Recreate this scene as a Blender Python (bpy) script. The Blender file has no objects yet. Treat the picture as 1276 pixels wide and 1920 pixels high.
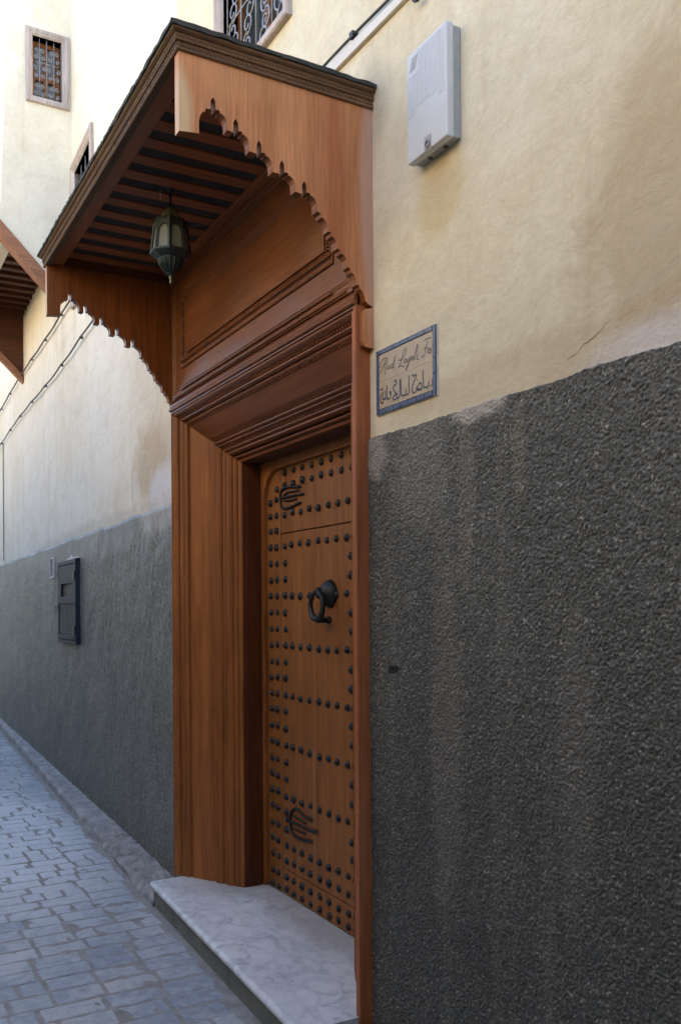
import bpy, bmesh, math, random
import numpy as np
from mathutils import Vector, Matrix
R = math.radians
random.seed(7)
rng = np.random.default_rng(7)
S = bpy.context.scene
COL = S.collection

# ------------------------------------------------------------------ camera
EYE = 1.57
cam = bpy.data.cameras.new("camera")
cam.sensor_fit = 'HORIZONTAL'
cam.sensor_width = 36.0
cam.lens = 36.0 * 1688.4 / 1276.0
cam.shift_y = (1138.2 - 960.0) / 1276.0
cam.clip_start = 0.02
cam.clip_end = 500.0
camo = bpy.data.objects.new("camera", cam)
COL.objects.link(camo)
yaw = R(29.287)
fw = Vector((-math.cos(yaw), math.sin(yaw), 0.0))
rt = Vector((math.sin(yaw), math.cos(yaw), 0.0))
up = Vector((0, 0, 1))
ro = R(0.386)
cx = rt * math.cos(ro) - up * math.sin(ro)
cy = rt * math.sin(ro) + up * math.cos(ro)
M = Matrix((cx, cy, -fw)).transposed().to_4x4()
M.translation = (0, 0, EYE)
camo.matrix_world = M
S.camera = camo

# ------------------------------------------------------------------ sky, sun, exposure
SUN_EL = R(42)      # the sun stands behind the house, high over the alley
w = bpy.data.worlds.new("World")
S.world = w
w.use_nodes = True
nt = w.node_tree
bg = nt.nodes["Background"]
sky = nt.nodes.new("ShaderNodeTexSky")
sky.sky_type = 'NISHITA'
sky.sun_disc = False
sky.sun_elevation = SUN_EL
sky.sun_rotation = R(25)
sky.air_density = 1.0
sky.dust_density = 2.2
sky.ozone_density = 1.0
nt.links.new(sky.outputs[0], bg.inputs[0])
bg.inputs[1].default_value = 0.15
sun = bpy.data.lights.new("sun", 'SUN')
sun.energy = 4.0
sun.angle = R(0.5)
sun.color = (1.0, 0.93, 0.82)
suno = bpy.data.objects.new("sun", sun)
COL.objects.link(suno)
sd = Vector((math.sin(R(25)) * math.cos(SUN_EL), math.cos(R(25)) * math.cos(SUN_EL), math.sin(SUN_EL)))
suno.rotation_euler = sd.to_track_quat('Z', 'Y').to_euler()
suno.location = (0, 0, 20)
S.view_settings.view_transform = 'Standard'
S.view_settings.look = 'None'
S.view_settings.gamma = 1.0
S.view_settings.use_curve_mapping = False
S.view_settings.exposure = 2.5
S.cycles.max_bounces = 7
S.cycles.diffuse_bounces = 5
S.cycles.glossy_bounces = 3
S.cycles.caustics_reflective = False
S.cycles.caustics_refractive = False

# ------------------------------------------------------------------ materials
def new_mat(name):
    m = bpy.data.materials.new(name)
    m.use_nodes = True
    n = m.node_tree.nodes
    return m, m.node_tree, n["Principled BSDF"]

class NB:
    """small node builder"""
    def __init__(s, nt): s.nt = nt
    def n(s, t, **k):
        x = s.nt.nodes.new(t)
        for a, b in k.items(): setattr(x, a, b)
        return x
    def l(s, a, b): s.nt.links.new(a, b)
    def coord(s, scale=(1, 1, 1), out='Object', loc=(0, 0, 0), rot=(0, 0, 0)):
        t = s.n("ShaderNodeTexCoord"); m = s.n("ShaderNodeMapping")
        m.inputs['Scale'].default_value = scale
        m.inputs['Location'].default_value = loc
        m.inputs['Rotation'].default_value = rot
        s.l(t.outputs[out], m.inputs[0]); return m.outputs[0]
    def noise(s, co, scale, detail=4, rough=.55, dist=0.0):
        x = s.n("ShaderNodeTexNoise")
        x.inputs['Scale'].default_value = scale; x.inputs['Detail'].default_value = detail
        x.inputs['Roughness'].default_value = rough; x.inputs['Distortion'].default_value = dist
        s.l(co, x.inputs['Vector']); return x.outputs[0]
    def ramp(s, f, stops):
        x = s.n("ShaderNodeValToRGB"); e = x.color_ramp.elements
        while len(e) < len(stops): e.new(.5)
        for i, (p, c) in enumerate(stops):
            e[i].position = p
            if isinstance(c, (int, float)): c = (c, c, c)
            e[i].color = (*c, 1)
        s.l(f, x.inputs[0]); return x.outputs[0]
    def mix(s, f, a, b, mode='MIX'):
        x = s.n("ShaderNodeMix", data_type='RGBA', blend_type=mode)
        for v, i in ((f, 0), (a, 6), (b, 7)):
            if isinstance(v, (int, float)): x.inputs[i].default_value = v
            elif isinstance(v, tuple): x.inputs[i].default_value = (*v, 1)
            else: s.l(v, x.inputs[i])
        return x.outputs[2]
    def math(s, op, a, b=0.0, clamp=False):
        x = s.n("ShaderNodeMath", operation=op, use_clamp=clamp)
        for v, i in ((a, 0), (b, 1)):
            if isinstance(v, (int, float)): x.inputs[i].default_value = v
            else: s.l(v, x.inputs[i])
        return x.outputs[0]
    def bump(s, h, strength, dist, bsdf, prev=None):
        x = s.n("ShaderNodeBump")
        x.inputs['Strength'].default_value = strength; x.inputs['Distance'].default_value = dist
        s.l(h, x.inputs['Height'])
        if prev is not None: s.l(prev, x.inputs['Normal'])
        s.l(x.outputs[0], bsdf.inputs['Normal']); return x.outputs[0]
    def blob(s, c, r, nz=None, amt=.35):
        """soft ellipsoid mask round a place on the surface, edge broken by noise"""
        t = s.n("ShaderNodeTexCoord"); m = s.n("ShaderNodeMapping", vector_type='TEXTURE')
        m.inputs['Location'].default_value = c; m.inputs['Scale'].default_value = r
        s.l(t.outputs['Object'], m.inputs[0])
        v = s.n("ShaderNodeVectorMath", operation='LENGTH'); s.l(m.outputs[0], v.inputs[0])
        d = v.outputs['Value']
        if nz is not None:
            d = s.math('ADD', d, s.math('MULTIPLY', s.math('SUBTRACT', nz, .5), amt * 2))
        return s.ramp(s.math('SUBTRACT', 1.0, d, True), [(0, 0), (.45, 1)])

def _blobw(s, c, r, nz, amt):
    g = s.n("ShaderNodeNewGeometry"); m = s.n("ShaderNodeMapping", vector_type='TEXTURE')
    m.inputs['Location'].default_value = c; m.inputs['Scale'].default_value = r
    s.l(g.outputs['Position'], m.inputs[0])
    v = s.n("ShaderNodeVectorMath", operation='LENGTH'); s.l(m.outputs[0], v.inputs[0])
    d = s.math('ADD', v.outputs['Value'], s.math('MULTIPLY', s.math('SUBTRACT', nz, .5), amt * 2))
    return s.ramp(s.math('SUBTRACT', 1.0, d, True), [(0, 0), (.45, 1)])
NB.blobw = _blobw

def wood(name, dark, light, grain='z', rough=.42, wear=0.0, wearcol=(.5, .45, .4), gscale=1.0, pale=None):
    m, nt, b = new_mat(name); q = NB(nt)
    hi, lo = 26 * gscale, 1.3 * gscale
    sc = {'x': (lo, hi, hi), 'y': (hi, lo, hi), 'z': (hi, hi, lo)}[grain]
    co = q.coord(sc)
    n1 = q.noise(co, 1.0, 6, .6, .6)
    sc2 = tuple(v * 5 for v in sc)
    n2 = q.noise(q.coord(sc2), 1.0, 3, .5)
    n3 = q.noise(q.coord((1, 1, 1)), 2.3, 4, .55)
    c = q.ramp(n1, [(.28, dark), (.72, light)])
    c = q.mix(.45, c, q.ramp(n2, [(.32, .42), (.62, 1.05)]), 'MULTIPLY')
    n4 = q.noise(q.coord(tuple(v * (.28 if v > 10 else .6) for v in sc)), 1.0, 4, .6)
    c = q.mix(.3, c, q.ramp(n4, [(.35, (.70, .62, .58)), (.65, (1.12, 1.10, 1.06))]), 'MULTIPLY')
    c = q.mix(.55, c, q.ramp(n3, [(.3, .62), (.7, 1.12)]), 'MULTIPLY')
    if wear > 0:
        wn = q.noise(q.coord(tuple(v * .35 for v in sc)), 1.0, 6, .7)
        wm = q.ramp(wn, [(.62 - wear * .2, 0), (.75, 1)])
        c = q.mix(q.math('MULTIPLY', wm, .55), c, wearcol)
    if pale is not None:
        for (pc, pr, pcol, pa) in pale:
            mk = q.blob(pc, pr, q.noise(q.coord(sc), .5, 5, .6), .5)
            c = q.mix(q.math('MULTIPLY', mk, pa), c, pcol)
    q.l(c, b.inputs['Base Color'])
    q.l(q.ramp(n3, [(.3, rough - .1), (.7, rough + .14)]), b.inputs['Roughness'])
    q.bump(n2, .25, .0015, b)
    b.inputs['Specular IOR Level'].default_value = .28
    return m

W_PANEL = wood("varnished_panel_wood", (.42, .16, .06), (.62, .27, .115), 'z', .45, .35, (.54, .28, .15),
               pale=[((0, -.01, 3.12), (9, .07, .2), (.62, .46, .26), .75), ((0, .705, 3.0), (9, .07, .6), (.55, .38, .30), .6), ((0, .56, 3.0), (9, .06, .5), (.34, .085, .03), .5), ((0, .2, 3.3), (9, .25, .10), (.58, .30, .13), .25)])
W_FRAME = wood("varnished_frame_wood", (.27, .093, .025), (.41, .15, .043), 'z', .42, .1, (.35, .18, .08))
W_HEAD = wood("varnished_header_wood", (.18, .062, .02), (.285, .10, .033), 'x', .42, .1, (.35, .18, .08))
W_DOOR = wood("oiled_door_wood", (.24, .092, .024), (.365, .143, .04), 'z', .5, .1, (.4, .22, .1), gscale=.8)
W_INNER = wood("shaded_panel_wood", (.19, .06, .016), (.32, .11, .03), "z", .4)  # darker copy of the panel wood, with the canopy's inner shade in its colour
W_REVEAL = wood("shaded_reveal_wood", (.10, .03, .012), (.18, .055, .02), "z", .42)  # redder than the posts, and darkened to carry the reveal's shade
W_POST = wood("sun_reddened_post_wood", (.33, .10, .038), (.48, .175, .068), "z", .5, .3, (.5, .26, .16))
W_SLAT = wood("soffit_wood", (.27, .09, .034), (.44, .155, .058), 'y', .45)
W_BEAM = wood("beam_wood", (.24, .08, .028), (.38, .14, .05), 'x', .42)
W_GREY = wood("weathered_cornice_wood", (.085, .055, .03), (.20, .13, .07), 'x', .65, .5, (.24, .21, .17))
W_GREYY = wood("weathered_side_cornice_wood", (.10, .055, .03), (.22, .12, .06), 'y', .6, .4, (.28, .2, .13))
W_PALE = wood("bleached_window_wood", (.44, .36, .31), (.64, .57, .54), 'z', .7, .5, (.6, .55, .52))
W_SASH = wood("sash_wood", (.25, .09, .03), (.42, .17, .05), 'z', .45)
W_JETTY = wood("jetty_beam_wood", (.26, .11, .06), (.42, .2, .11), 'y', .5, .2, (.5, .36, .26))
W_SHADE = wood("gap_shade_deck_wood", (.09, .035, .016), (.15, .058, .027), "y", .6)  # deck coloured dark so the gaps between slats read as deep shade
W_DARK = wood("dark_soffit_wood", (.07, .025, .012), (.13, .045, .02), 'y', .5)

def plaster(name, left=False):
    m, nt, b = new_mat(name); q = NB(nt)
    co = q.coord()
    big = q.noise(co, .9, 5, .6, .3); mid = q.noise(co, 4.5, 6, .62, .4); fine = q.noise(co, 60, 4, .6)
    c = q.ramp(big, [(.25, (.75, .685, .54)), (.5, (.81, .765, .635)), (.75, (.84, .81, .71))] if left else [(.25, (.645, .58, .40)), (.5, (.715, .66, .48)), (.75, (.755, .715, .56))])
    c = q.mix(.45, c, q.ramp(mid, [(.25, (.78, .74, .66)), (.55, (1, 1, 1)), (.8, (1.04, 1.03, 1.02))]), 'MULTIPLY')
    # rain streaks: noise drawn out downwards
    st = q.noise(q.coord((7, 7, .55)), 1.0, 5, .65)
    c = q.mix(q.ramp(st, [(.56, 0), (.74, .30)]), c, (.40, .31, .19))
    # warped trowel lines
    vr = q.n("ShaderNodeTexVoronoi", feature='DISTANCE_TO_EDGE')
    vr.inputs['Scale'].default_value = 1.7
    wv = q.n("ShaderNodeVectorMath", operation='ADD')
    nz = q.n("ShaderNodeTexNoise"); nz.inputs['Scale'].default_value = 2.6; nz.inputs['Detail'].default_value = 6
    q.l(co, nz.inputs['Vector']); q.l(co, wv.inputs[0]); q.l(nz.outputs['Color'], wv.inputs[1]); q.l(wv.outputs[0], vr.inputs['Vector'])
    crk = q.ramp(vr.outputs['Distance'], [(0, 1), (.02, 0)])
    crk = q.math('MULTIPLY', crk, q.ramp(big, [(.56, 0), (.7, .12)]))
    c = q.mix(crk, c, (.37, .29, .19))
    damp = q.noise(co, 3.2, 6, .65, .8)
    if not left:
        # ochre run-off below the meter box, damp bloom and salt by the dado at the near end
        c = q.mix(q.math('MULTIPLY', q.blob((-2.30, 1.661, 2.86), (.16, .5, .15), damp, .45), .5), c, (.55, .41, .17))
        c = q.mix(q.math('MULTIPLY', q.blob((-1.42, 1.661, 2.52), (.34, .5, .42), damp, .9), .55), c, (.44, .33, .19))
        c = q.mix(q.math('MULTIPLY', q.blob((-1.15, 1.661, 2.95), (.3, .5, .5), damp, .8), .22), c, (.46, .36, .22))
        c = q.mix(q.math('MULTIPLY', q.blob((-1.33, 1.661, 2.17), (.46, .5, .10), damp, .7), .9), c, (.74, .73, .72))
        c = q.mix(q.math('MULTIPLY', q.blob((-2.72, 1.661, 3.35), (.16, .5, .25), damp, .5), .45), c, (.40, .36, .30))
        c = q.mix(q.math('MULTIPLY', q.blob((-1.6, 1.661, 2.22), (1.2, .5, .09), damp, .6), .35), c, (.45, .33, .2))
    else:
        c = q.mix(q.math('MULTIPLY', q.blob((-5.35, 1.68, 2.45), (.5, .6, .36), damp, .6), .6), c, (.44, .30, .16))
        c = q.mix(q.math('MULTIPLY', q.blob((-5.12, 1.68, 2.25), (.36, .6, .2), damp, .5), .85), c, (.72, .71, .70))
        c = q.mix(q.math('MULTIPLY', q.blob((-7.2, 1.7, 2.16), (3.5, .6, .12), damp, .6), .3), c, (.36, .31, .24))
    sp_ = q.noise(co, 34, 5, .7, .3)
    c = q.mix(.55, c, q.ramp(sp_, [(.25, (.84, .82, .78)), (.6, (1, 1, 1)), (.8, (1.05, 1.05, 1.05))]), 'MULTIPLY')
    pk = q.noise(co, 95, 2, .5)
    c = q.mix(q.ramp(pk, [(.70, 0), (.76, .5)]), c, (.30, .23, .15))
    rub = q.noise(q.coord((2.2, 2.2, 5.5), rot=(0, .5, 0)), 1.0, 7, .7, .9)
    c = q.mix(q.ramp(rub, [(.54, 0), (.72, .26)]), c, (.50, .43, .32))
    c = q.mix(q.ramp(rub, [(.28, .35), (.42, 0)]), c, (.80, .765, .68))
    q.l(c, b.inputs['Base Color'])
    b.inputs['Roughness'].default_value = .88
    b.inputs['Specular IOR Level'].default_value = .2
    n1 = q.bump(mid, .7, .016, b)
    n2 = q.bump(fine, .45, .0022, b, n1)
    n2 = q.bump(rub, .35, .01, b, n2)
    
    return m
M_PLAST = plaster("cream_plaster")
M_PLASTL = plaster("cream_plaster_neighbour", True)

def pebble(name, near=True):
    m, nt, b = new_mat(name); q = NB(nt)
    co = q.coord()
    big = q.noise(co, 1.6, 5, .6)
    if near:
        at = q.n("ShaderNodeAttribute", attribute_name="tone")
        c = q.ramp(at.outputs['Fac'], [(0, (.066, .071, .066)), (.6, (.098, .104, .096)), (.88, (.15, .155, .143)), (1, (.34, .34, .31))])
    else:
        v = q.n("ShaderNodeTexVoronoi"); v.inputs['Scale'].default_value = 85
        q.l(co, v.inputs['Vector'])
        vb = q.n("ShaderNodeRGBToBW"); q.l(v.outputs['Color'], vb.inputs[0])
        c = q.ramp(vb.outputs[0], [(.1, (.07, .073, .064)), (.5, (.118, .122, .108)), (.9, (.23, .23, .20))])
    c = q.mix(.6, c, q.ramp(big, [(.3, .68), (.7, 1.25)]), 'MULTIPLY')
    # lime runs from the plaster above
    st = q.noise(q.coord((9, 9, .35)), 1.0, 4, .6)
    c = q.mix(q.ramp(st, [(.56, 0), (.75, .14)]), c, (.36, .34, .30))
    nz = q.noise(co, 14, 5, .6)
    if near:
        for cc, rr, am, col in (((-2.17, 1.65, 1.93), (.05, .5, .34), .2, (.34, .28, .22)), ((-2.42, 1.65, 2.02), (.20, .5, .26), .18, (.40, .385, .33)),
                                ((-2.12, 1.65, 2.16), (.16, .5, .05), .7, (.50, .48, .43)), ((-2.28, 1.65, 1.2), (.10, .5, .75), .16, (.36, .33, .28)),
                                ((-1.93, 1.65, 1.98), (.035, .5, .2), .16, (.38, .35, .24)), ((-1.72, 1.65, 1.15), (.09, .5, .5), .12, (.40, .37, .32)),
                                ((-2.69, 1.65, 2.10), (.1, .5, .1), .4, (.46, .44, .4))):
            c = q.mix(q.math('MULTIPLY', q.blob(cc, rr, nz, .5), am), c, col)
    else:
        c = q.mix(q.math('MULTIPLY', q.blob((-8.0, 1.7, 2.08), (4.2, .8, .16), nz, .5), .35), c, (.34, .33, .29))
        c = q.mix(q.math('MULTIPLY', q.blob((-5.2, 1.7, 2.12), (.5, .8, .12), nz, .5), .5), c, (.42, .40, .36))
    q.l(c, b.inputs['Base Color'])
    b.inputs['Roughness'].default_value = .58
    b.inputs['Specular IOR Level'].default_value = .5
    if near:
        q.bump(q.noise(co, 260, 3, .6), .3, .0015, b)
    else:
        q.bump(v.outputs['Distance'], -1.0, .012, b)
    return m
M_PEB = pebble("pebbledash_near")
M_PEBF = pebble("pebbledash_far", False)

def simple(name, col, rough=.5, metal=0.0, var=.25, nscale=12, bump=.0, spec=.5, col2=None):
    m, nt, b = new_mat(name); q = NB(nt)
    n = q.noise(q.coord(), nscale, 5, .6)
    c2 = col2 if col2 is not None else tuple(v * (1 - var) for v in col)
    q.l(q.ramp(n, [(.3, c2), (.7, col)]), b.inputs['Base Color'])
    b.inputs['Roughness'].default_value = rough
    b.inputs['Metallic'].default_value = metal
    b.inputs['Specular IOR Level'].default_value = spec
    if bump > 0: q.bump(q.noise(q.coord(), nscale * 6, 4, .6), .5, bump, b)
    return m
M_IRON = simple("blackened_iron", (.02, .022, .026), .5, .3, .5, 30, .001)
M_GRILLE = simple("grey_painted_iron", (.30, .31, .33), .45, .2, .3, 30)
M_BOX = simple("grey_white_polyester", (.62, .66, .68), .42, 0, .1, 5)
M_BOXU = simple("box_underside_grey", (.40, .42, .42), .5, 0, .25, 20)
M_CABLE = simple("black_cable_sheath", (.018, .02, .028), .5, 0, .3, 20)
M_CABLEG = simple("dusty_grey_cable", (.09, .085, .08), .7, 0, .4, 20)
M_TRUNK = simple("white_plastic_trunking", (.70, .66, .56), .45, 0, .12, 8)
M_ROOF = simple("dark_roof_felt", (.045, .045, .04), .85, 0, .4, 20, .003, col2=(.02, .022, .018))
M_BLUE = simple("glazed_blue_tile", (.045, .10, .21), .22, 0, .4, 18, .0, col2=(.06, .08, .15))
M_TILE = simple("cream_glazed_tile", (.46, .37, .24), .3, 0, .2, 25, col2=(.36, .28, .19))
M_INK = simple("blue_black_glaze", (.02, .032, .06), .35, 0, .3, 20)
M_GLAZEG = simple("grey_brown_glaze", (.10, .085, .075), .35, 0, .3, 20)
M_SHUT = simple("dark_blue_paint", (.018, .027, .045), .6, 0, .4, 9, .001, col2=(.010, .016, .028), spec=.25)
M_WHITE = simple("white_lime_paint", (.62, .63, .62), .7, 0, .2, 20)
M_PANE = simple("window_glass", (.05, .065, .075), .06, 0, .4, 3, spec=.9)
M_PALEPANE = simple("sky_reflection_glass", (.20, .24, .30), .12, 0, .5, 7, spec=.8)  # pale blue base colour stands in for the sky's reflection in the pane
M_LGLASS = simple("frosted_lantern_glass", (.22, .245, .215), .35, 0, .3, 14)
M_CGLASS = simple("dusty_meter_glass", (.055, .057, .05), .6, 0, .4, 14, spec=.2)
M_LMETAL = simple("verdigris_lantern_metal", (.05, .075, .07), .5, .5, .5, 30, .001)
M_LBRASS = simple("dull_brass", (.20, .20, .11), .5, .5, .4, 30)
M_CONC = simple("grey_concrete", (.20, .205, .19), .85, 0, .35, 9, .004, col2=(.12, .13, .12))
M_PLASTO = simple("warm_ochre_plaster", (.66, .53, .36), .9, 0, .14, 3, .004)
M_CRACK = simple("crack_shadow_dirt", (.30, .22, .12), .9, 0, .4, 30)
M_GRAF = simple("black_marker_paint", (.012, .012, .014), .6, 0, .2, 20)

def marble():
    m, nt, b = new_mat("veined_marble"); q = NB(nt)
    co = q.coord()
    nz = q.n("ShaderNodeTexNoise"); nz.inputs['Scale'].default_value = 3.0; nz.inputs['Detail'].default_value = 7; nz.inputs['Roughness'].default_value = .62
    q.l(co, nz.inputs['Vector'])
    add = q.n("ShaderNodeVectorMath", operation='MULTIPLY_ADD')
    add.inputs[1].default_value = (.55, .55, .55)
    q.l(nz.outputs['Color'], add.inputs[0]); q.l(co, add.inputs[2])
    v = q.n("ShaderNodeTexVoronoi", feature='DISTANCE_TO_EDGE'); v.inputs['Scale'].default_value = 6.5
    q.l(add.outputs[0], v.inputs['Vector'])
    vein = q.ramp(v.outputs['Distance'], [(0, 1), (.03, .35), (.2, 0)])
    cl = q.noise(co, 2.2, 6, .6)
    c = q.ramp(cl, [(.3, (.58, .61, .64)), (.7, (.74, .765, .78))])
    c = q.mix(q.math('MULTIPLY', vein, q.ramp(q.noise(co, 5, 3), [(.35, .2), (.6, .9)])), c, (.26, .29, .34))
    c = q.mix(q.ramp(q.noise(q.coord((3, 9, 3), rot=(0, 0, .5)), 1.6, 8, .7, 1.2), [(.52, 0), (.66, .45)]), c, (.36, .39, .43))
    dirt = q.noise(co, 9, 6, .7)
    c = q.mix(q.ramp(dirt, [(.5, 0), (.8, .5)]), c, (.34, .33, .31))
    c = q.mix(q.math('MULTIPLY', q.blob((-3.7, 2.0, .12), (.8, .26, .5), dirt, .6), .5), c, (.30, .28, .25))
    c = q.mix(q.math('MULTIPLY', q.blob((-4.5, 1.75, .12), (.35, .3, .5), dirt, .6), .45), c, (.36, .34, .30))
    q.l(c, b.inputs['Base Color'])
    q.l(q.ramp(dirt, [(.3, .3), (.7, .55)]), b.inputs['Roughness'])
    q.bump(dirt, .15, .002, b)
    return m
M_MARB = marble()

def paver_mat():
    m, nt, b = new_mat("worn_stone_paver"); q = NB(nt)
    geo = q.n("ShaderNodeNewGeometry")
    cw = geo.outputs['Position']
    oi = q.n("ShaderNodeObjectInfo")
    at = q.n("ShaderNodeAttribute", attribute_name="tone")
    rnd = q.math('ADD', oi.outputs['Random'], at.outputs['Fac'])
    rnd = q.math('FRACT', rnd)
    c = q.ramp(rnd, [(0, (.19, .225, .275)), (.12, (.26, .30, .35)), (.7, (.30, .34, .385)), (1, (.34, .37, .395))])
    n = q.noise(cw, 22, 6, .65); n2 = q.noise(cw, 2.4, 5, .6, .3); n3 = q.noise(cw, 90, 4, .6)
    c = q.mix(.7, c, q.ramp(n, [(.25, .55), (.75, 1.3)]), 'MULTIPLY')
    spk = q.noise(cw, 60, 4, .7)
    c = q.mix(q.ramp(spk, [(.6, 0), (.72, .6)]), c, (.10, .105, .11))
    # cement wash trodden over the stones in patches
    c = q.mix(q.ramp(q.math('ADD', q.math('MULTIPLY', n2, .7), q.math('MULTIPLY', n, .3)), [(.46, 0), (.60, .75)]), c, (.44, .455, .465))
    c = q.mix(q.math('MULTIPLY', q.blobw((-6.6, 1.0, 0), (2.2, .62, .5), n2, .5), q.ramp(n, [(.2, .35), (.7, .85)])), c, (.60, .63, .67))  # pale patch: the far paving's brighter skylight put into the colour
    q.l(c, b.inputs['Base Color'])
    q.l(q.ramp(n, [(.3, .55), (.7, .85)]), b.inputs['Roughness'])
    n1 = q.bump(n, .6, .003, b)
    q.bump(n3, .4, .0012, b, n1)
    return m
M_PAVE = paver_mat()
M_MORT = simple("tan_mortar", (.31, .305, .295), .9, 0, .3, 14, .004, col2=(.19, .185, .175))
M_KERB = simple("broken_kerb_concrete", (.38, .38, .375), .85, 0, .4, 11, .006, col2=(.17, .17, .165))

# ------------------------------------------------------------------ mesh helpers
def empty(name, loc, label=None, cat=None, group=None):
    o = bpy.data.objects.new(name, None)
    o.empty_display_size = .1
    o.location = loc
    COL.objects.link(o)
    tag(o, label, cat, group)
    return o

def tag(o, label=None, cat=None, group=None, kind=None):
    if label: o["label"] = label
    if cat: o["category"] = cat
    if group: o["group"] = group
    if kind: o["kind"] = kind
    return o

def wloc(o):
    v = Vector((0, 0, 0))
    while o is not None:
        v += o.location; o = o.parent
    return v

def link(name, me, parent=None, loc=(0, 0, 0)):
    o = bpy.data.objects.new(name, me)
    COL.objects.link(o)
    o.parent = parent
    o.location = loc
    return o

def mk(name, V, F, mat, parent=None, smooth=False, bevel=0.0, keepworld=True):
    """mesh object; vertices in world coordinates, the object's origin stays at the world origin of its parent chain"""
    me = bpy.data.meshes.new(name)
    me.from_pydata([tuple(v) for v in V], [], F)
    me.update()
    bm = bmesh.new(); bm.from_mesh(me)
    bmesh.ops.recalc_face_normals(bm, faces=bm.faces[:])
    if bevel > 0:
        es = [e for e in bm.edges if len(e.link_faces) == 2 and e.calc_face_angle(0) > .5]
        bmesh.ops.bevel(bm, geom=es, offset=bevel, segments=2, affect='EDGES', profile=.6, clamp_overlap=True)
    bm.to_mesh(me); bm.free()
    if smooth:
        for p in me.polygons: p.use_smooth = True
    me.materials.append(mat)
    o = link(name, me, parent)
    if parent is not None:
        o.location = -wloc(parent)
    return o

BOXF = [(0, 3, 2, 1), (4, 5, 6, 7), (0, 1, 5, 4), (1, 2, 6, 5), (2, 3, 7, 6), (3, 0, 4, 7)]
def boxv(x0, x1, y0, y1, z0, z1):
    return [(x0, y0, z0), (x1, y0, z0), (x1, y1, z0), (x0, y1, z0), (x0, y0, z1), (x1, y0, z1), (x1, y1, z1), (x0, y1, z1)]
def box(name, x0, x1, y0, y1, z0, z1, mat, parent=None, bevel=0.0):
    return mk(name, boxv(x0, x1, y0, y1, z0, z1), BOXF, mat, parent, bevel=bevel)

class MB:
    def __init__(s): s.V = []; s.F = []
    def add(s, V, F):
        o = len(s.V); s.V += [tuple(v) for v in V]; s.F += [tuple(i + o for i in f) for f in F]; return s
    def box(s, *a): return s.add(boxv(*a), BOXF)
    def tube(s, pts, r, n=6, cap=True):
        pts = [Vector(p) for p in pts]; V = []; F = []
        rs = r if isinstance(r, (list, tuple)) else [r] * len(pts)
        prev = None
        for i, p in enumerate(pts):
            d = (pts[min(i + 1, len(pts) - 1)] - pts[max(i - 1, 0)])
            if d.length < 1e-9: d = Vector((0, 0, 1))
            d.normalize()
            ref = prev if prev is not None else (Vector((0, 0, 1)) if abs(d.z) < .9 else Vector((1, 0, 0)))
            a = d.cross(ref)
            if a.length < 1e-6: a = d.cross(Vector((0, 1, 0)))
            a.normalize(); bb = a.cross(d).normalized()
            prev = bb if abs(bb.dot(d)) < .9 else None
            for k in range(n):
                t = 2 * math.pi * k / n
                V.append(p + (a * math.cos(t) + bb * math.sin(t)) * rs[i])
        for i in range(len(pts) - 1):
            for k in range(n):
                F.append((i * n + k, i * n + (k + 1) % n, (i + 1) * n + (k + 1) % n, (i + 1) * n + k))
        if cap:
            F.append(tuple(range(n - 1, -1, -1))); F.append(tuple(range((len(pts) - 1) * n, len(pts) * n)))
        return s.add(V, F)
    def lathe(s, prof, c, n=12, rot=0.0, axis='z'):
        V = []; F = []; c = Vector(c)
        for r, h in prof:
            for k in range(n):
                t = 2 * math.pi * k / n + rot
                if axis == 'z': V.append(c + Vector((r * math.cos(t), r * math.sin(t), h)))
                else: V.append(c + Vector((r * math.cos(t), -h, r * math.sin(t))))
        for i in range(len(prof) - 1):
            for k in range(n):
                F.append((i * n + k, i * n + (k + 1) % n, (i + 1) * n + (k + 1) % n, (i + 1) * n + k))
        F.append(tuple(range(n))); F.append(tuple(range((len(prof) - 1) * n, len(prof) * n)))
        return s.add(V, F)
    def build(s, name, mat, parent=None, smooth=False, bevel=0.0):
        return mk(name, s.V, s.F, mat, parent, smooth, bevel)

def prism_x(poly, x0, x1):
    n = len(poly)
    V = [(x0, y, z) for y, z in poly] + [(x1, y, z) for y, z in poly]
    F = [tuple(range(n)), tuple(range(2 * n - 1, n - 1, -1))] + [(i, i + n, (i + 1) % n + n, (i + 1) % n) for i in range(n)]
    return V, F
def prism_y(poly, y0, y1):
    n = len(poly)
    V = [(x, y0, z) for x, z in poly] + [(x, y1, z) for x, z in poly]
    F = [tuple(range(n)), tuple(range(2 * n - 1, n - 1, -1))] + [(i, i + n, (i + 1) % n + n, (i + 1) % n) for i in range(n)]
    return V, F

def smoothpts(pts, k=4):
    """Catmull-Rom through points"""
    P = [Vector(p) for p in pts]
    if len(P) < 3: return P
    P = [P[0] * 2 - P[1]] + P + [P[-1] * 2 - P[-2]]
    out = []
    for i in range(1, len(P) - 2):
        for j in range(k):
            t = j / k
            out.append(.5 * ((2 * P[i]) + (P[i + 1] - P[i - 1]) * t + (2 * P[i - 1] - 5 * P[i] + 4 * P[i + 1] - P[i + 2]) * t * t + (3 * P[i] - P[i - 1] - 3 * P[i + 1] + P[i + 2]) * t ** 3))
    out.append(P[-2])
    return out

WY = 1.661                      # wall face of the house
LS = .035                       # the neighbour's wall bends away by two degrees
LN = Vector((-LS, -1, 0)).normalized(); LD = Vector((-1, LS, 0)).normalized(); LO = Vector((-4.75, WY, 0))
def LW(d, off, z):              # along the neighbour's wall, out from it, up
    p = LO + LD * d + LN * off
    return (p.x, p.y, z)

# ------------------------------------------------------------------ ground
V = [(-60, -40, -.018), (60, -40, -.018), (60, 60, -.018), (-60, 60, -.018)]
ground = tag(mk("ground", V, [(0, 1, 2, 3)], M_CONC), "bare ground under the alley and houses", "ground", kind="structure")

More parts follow.
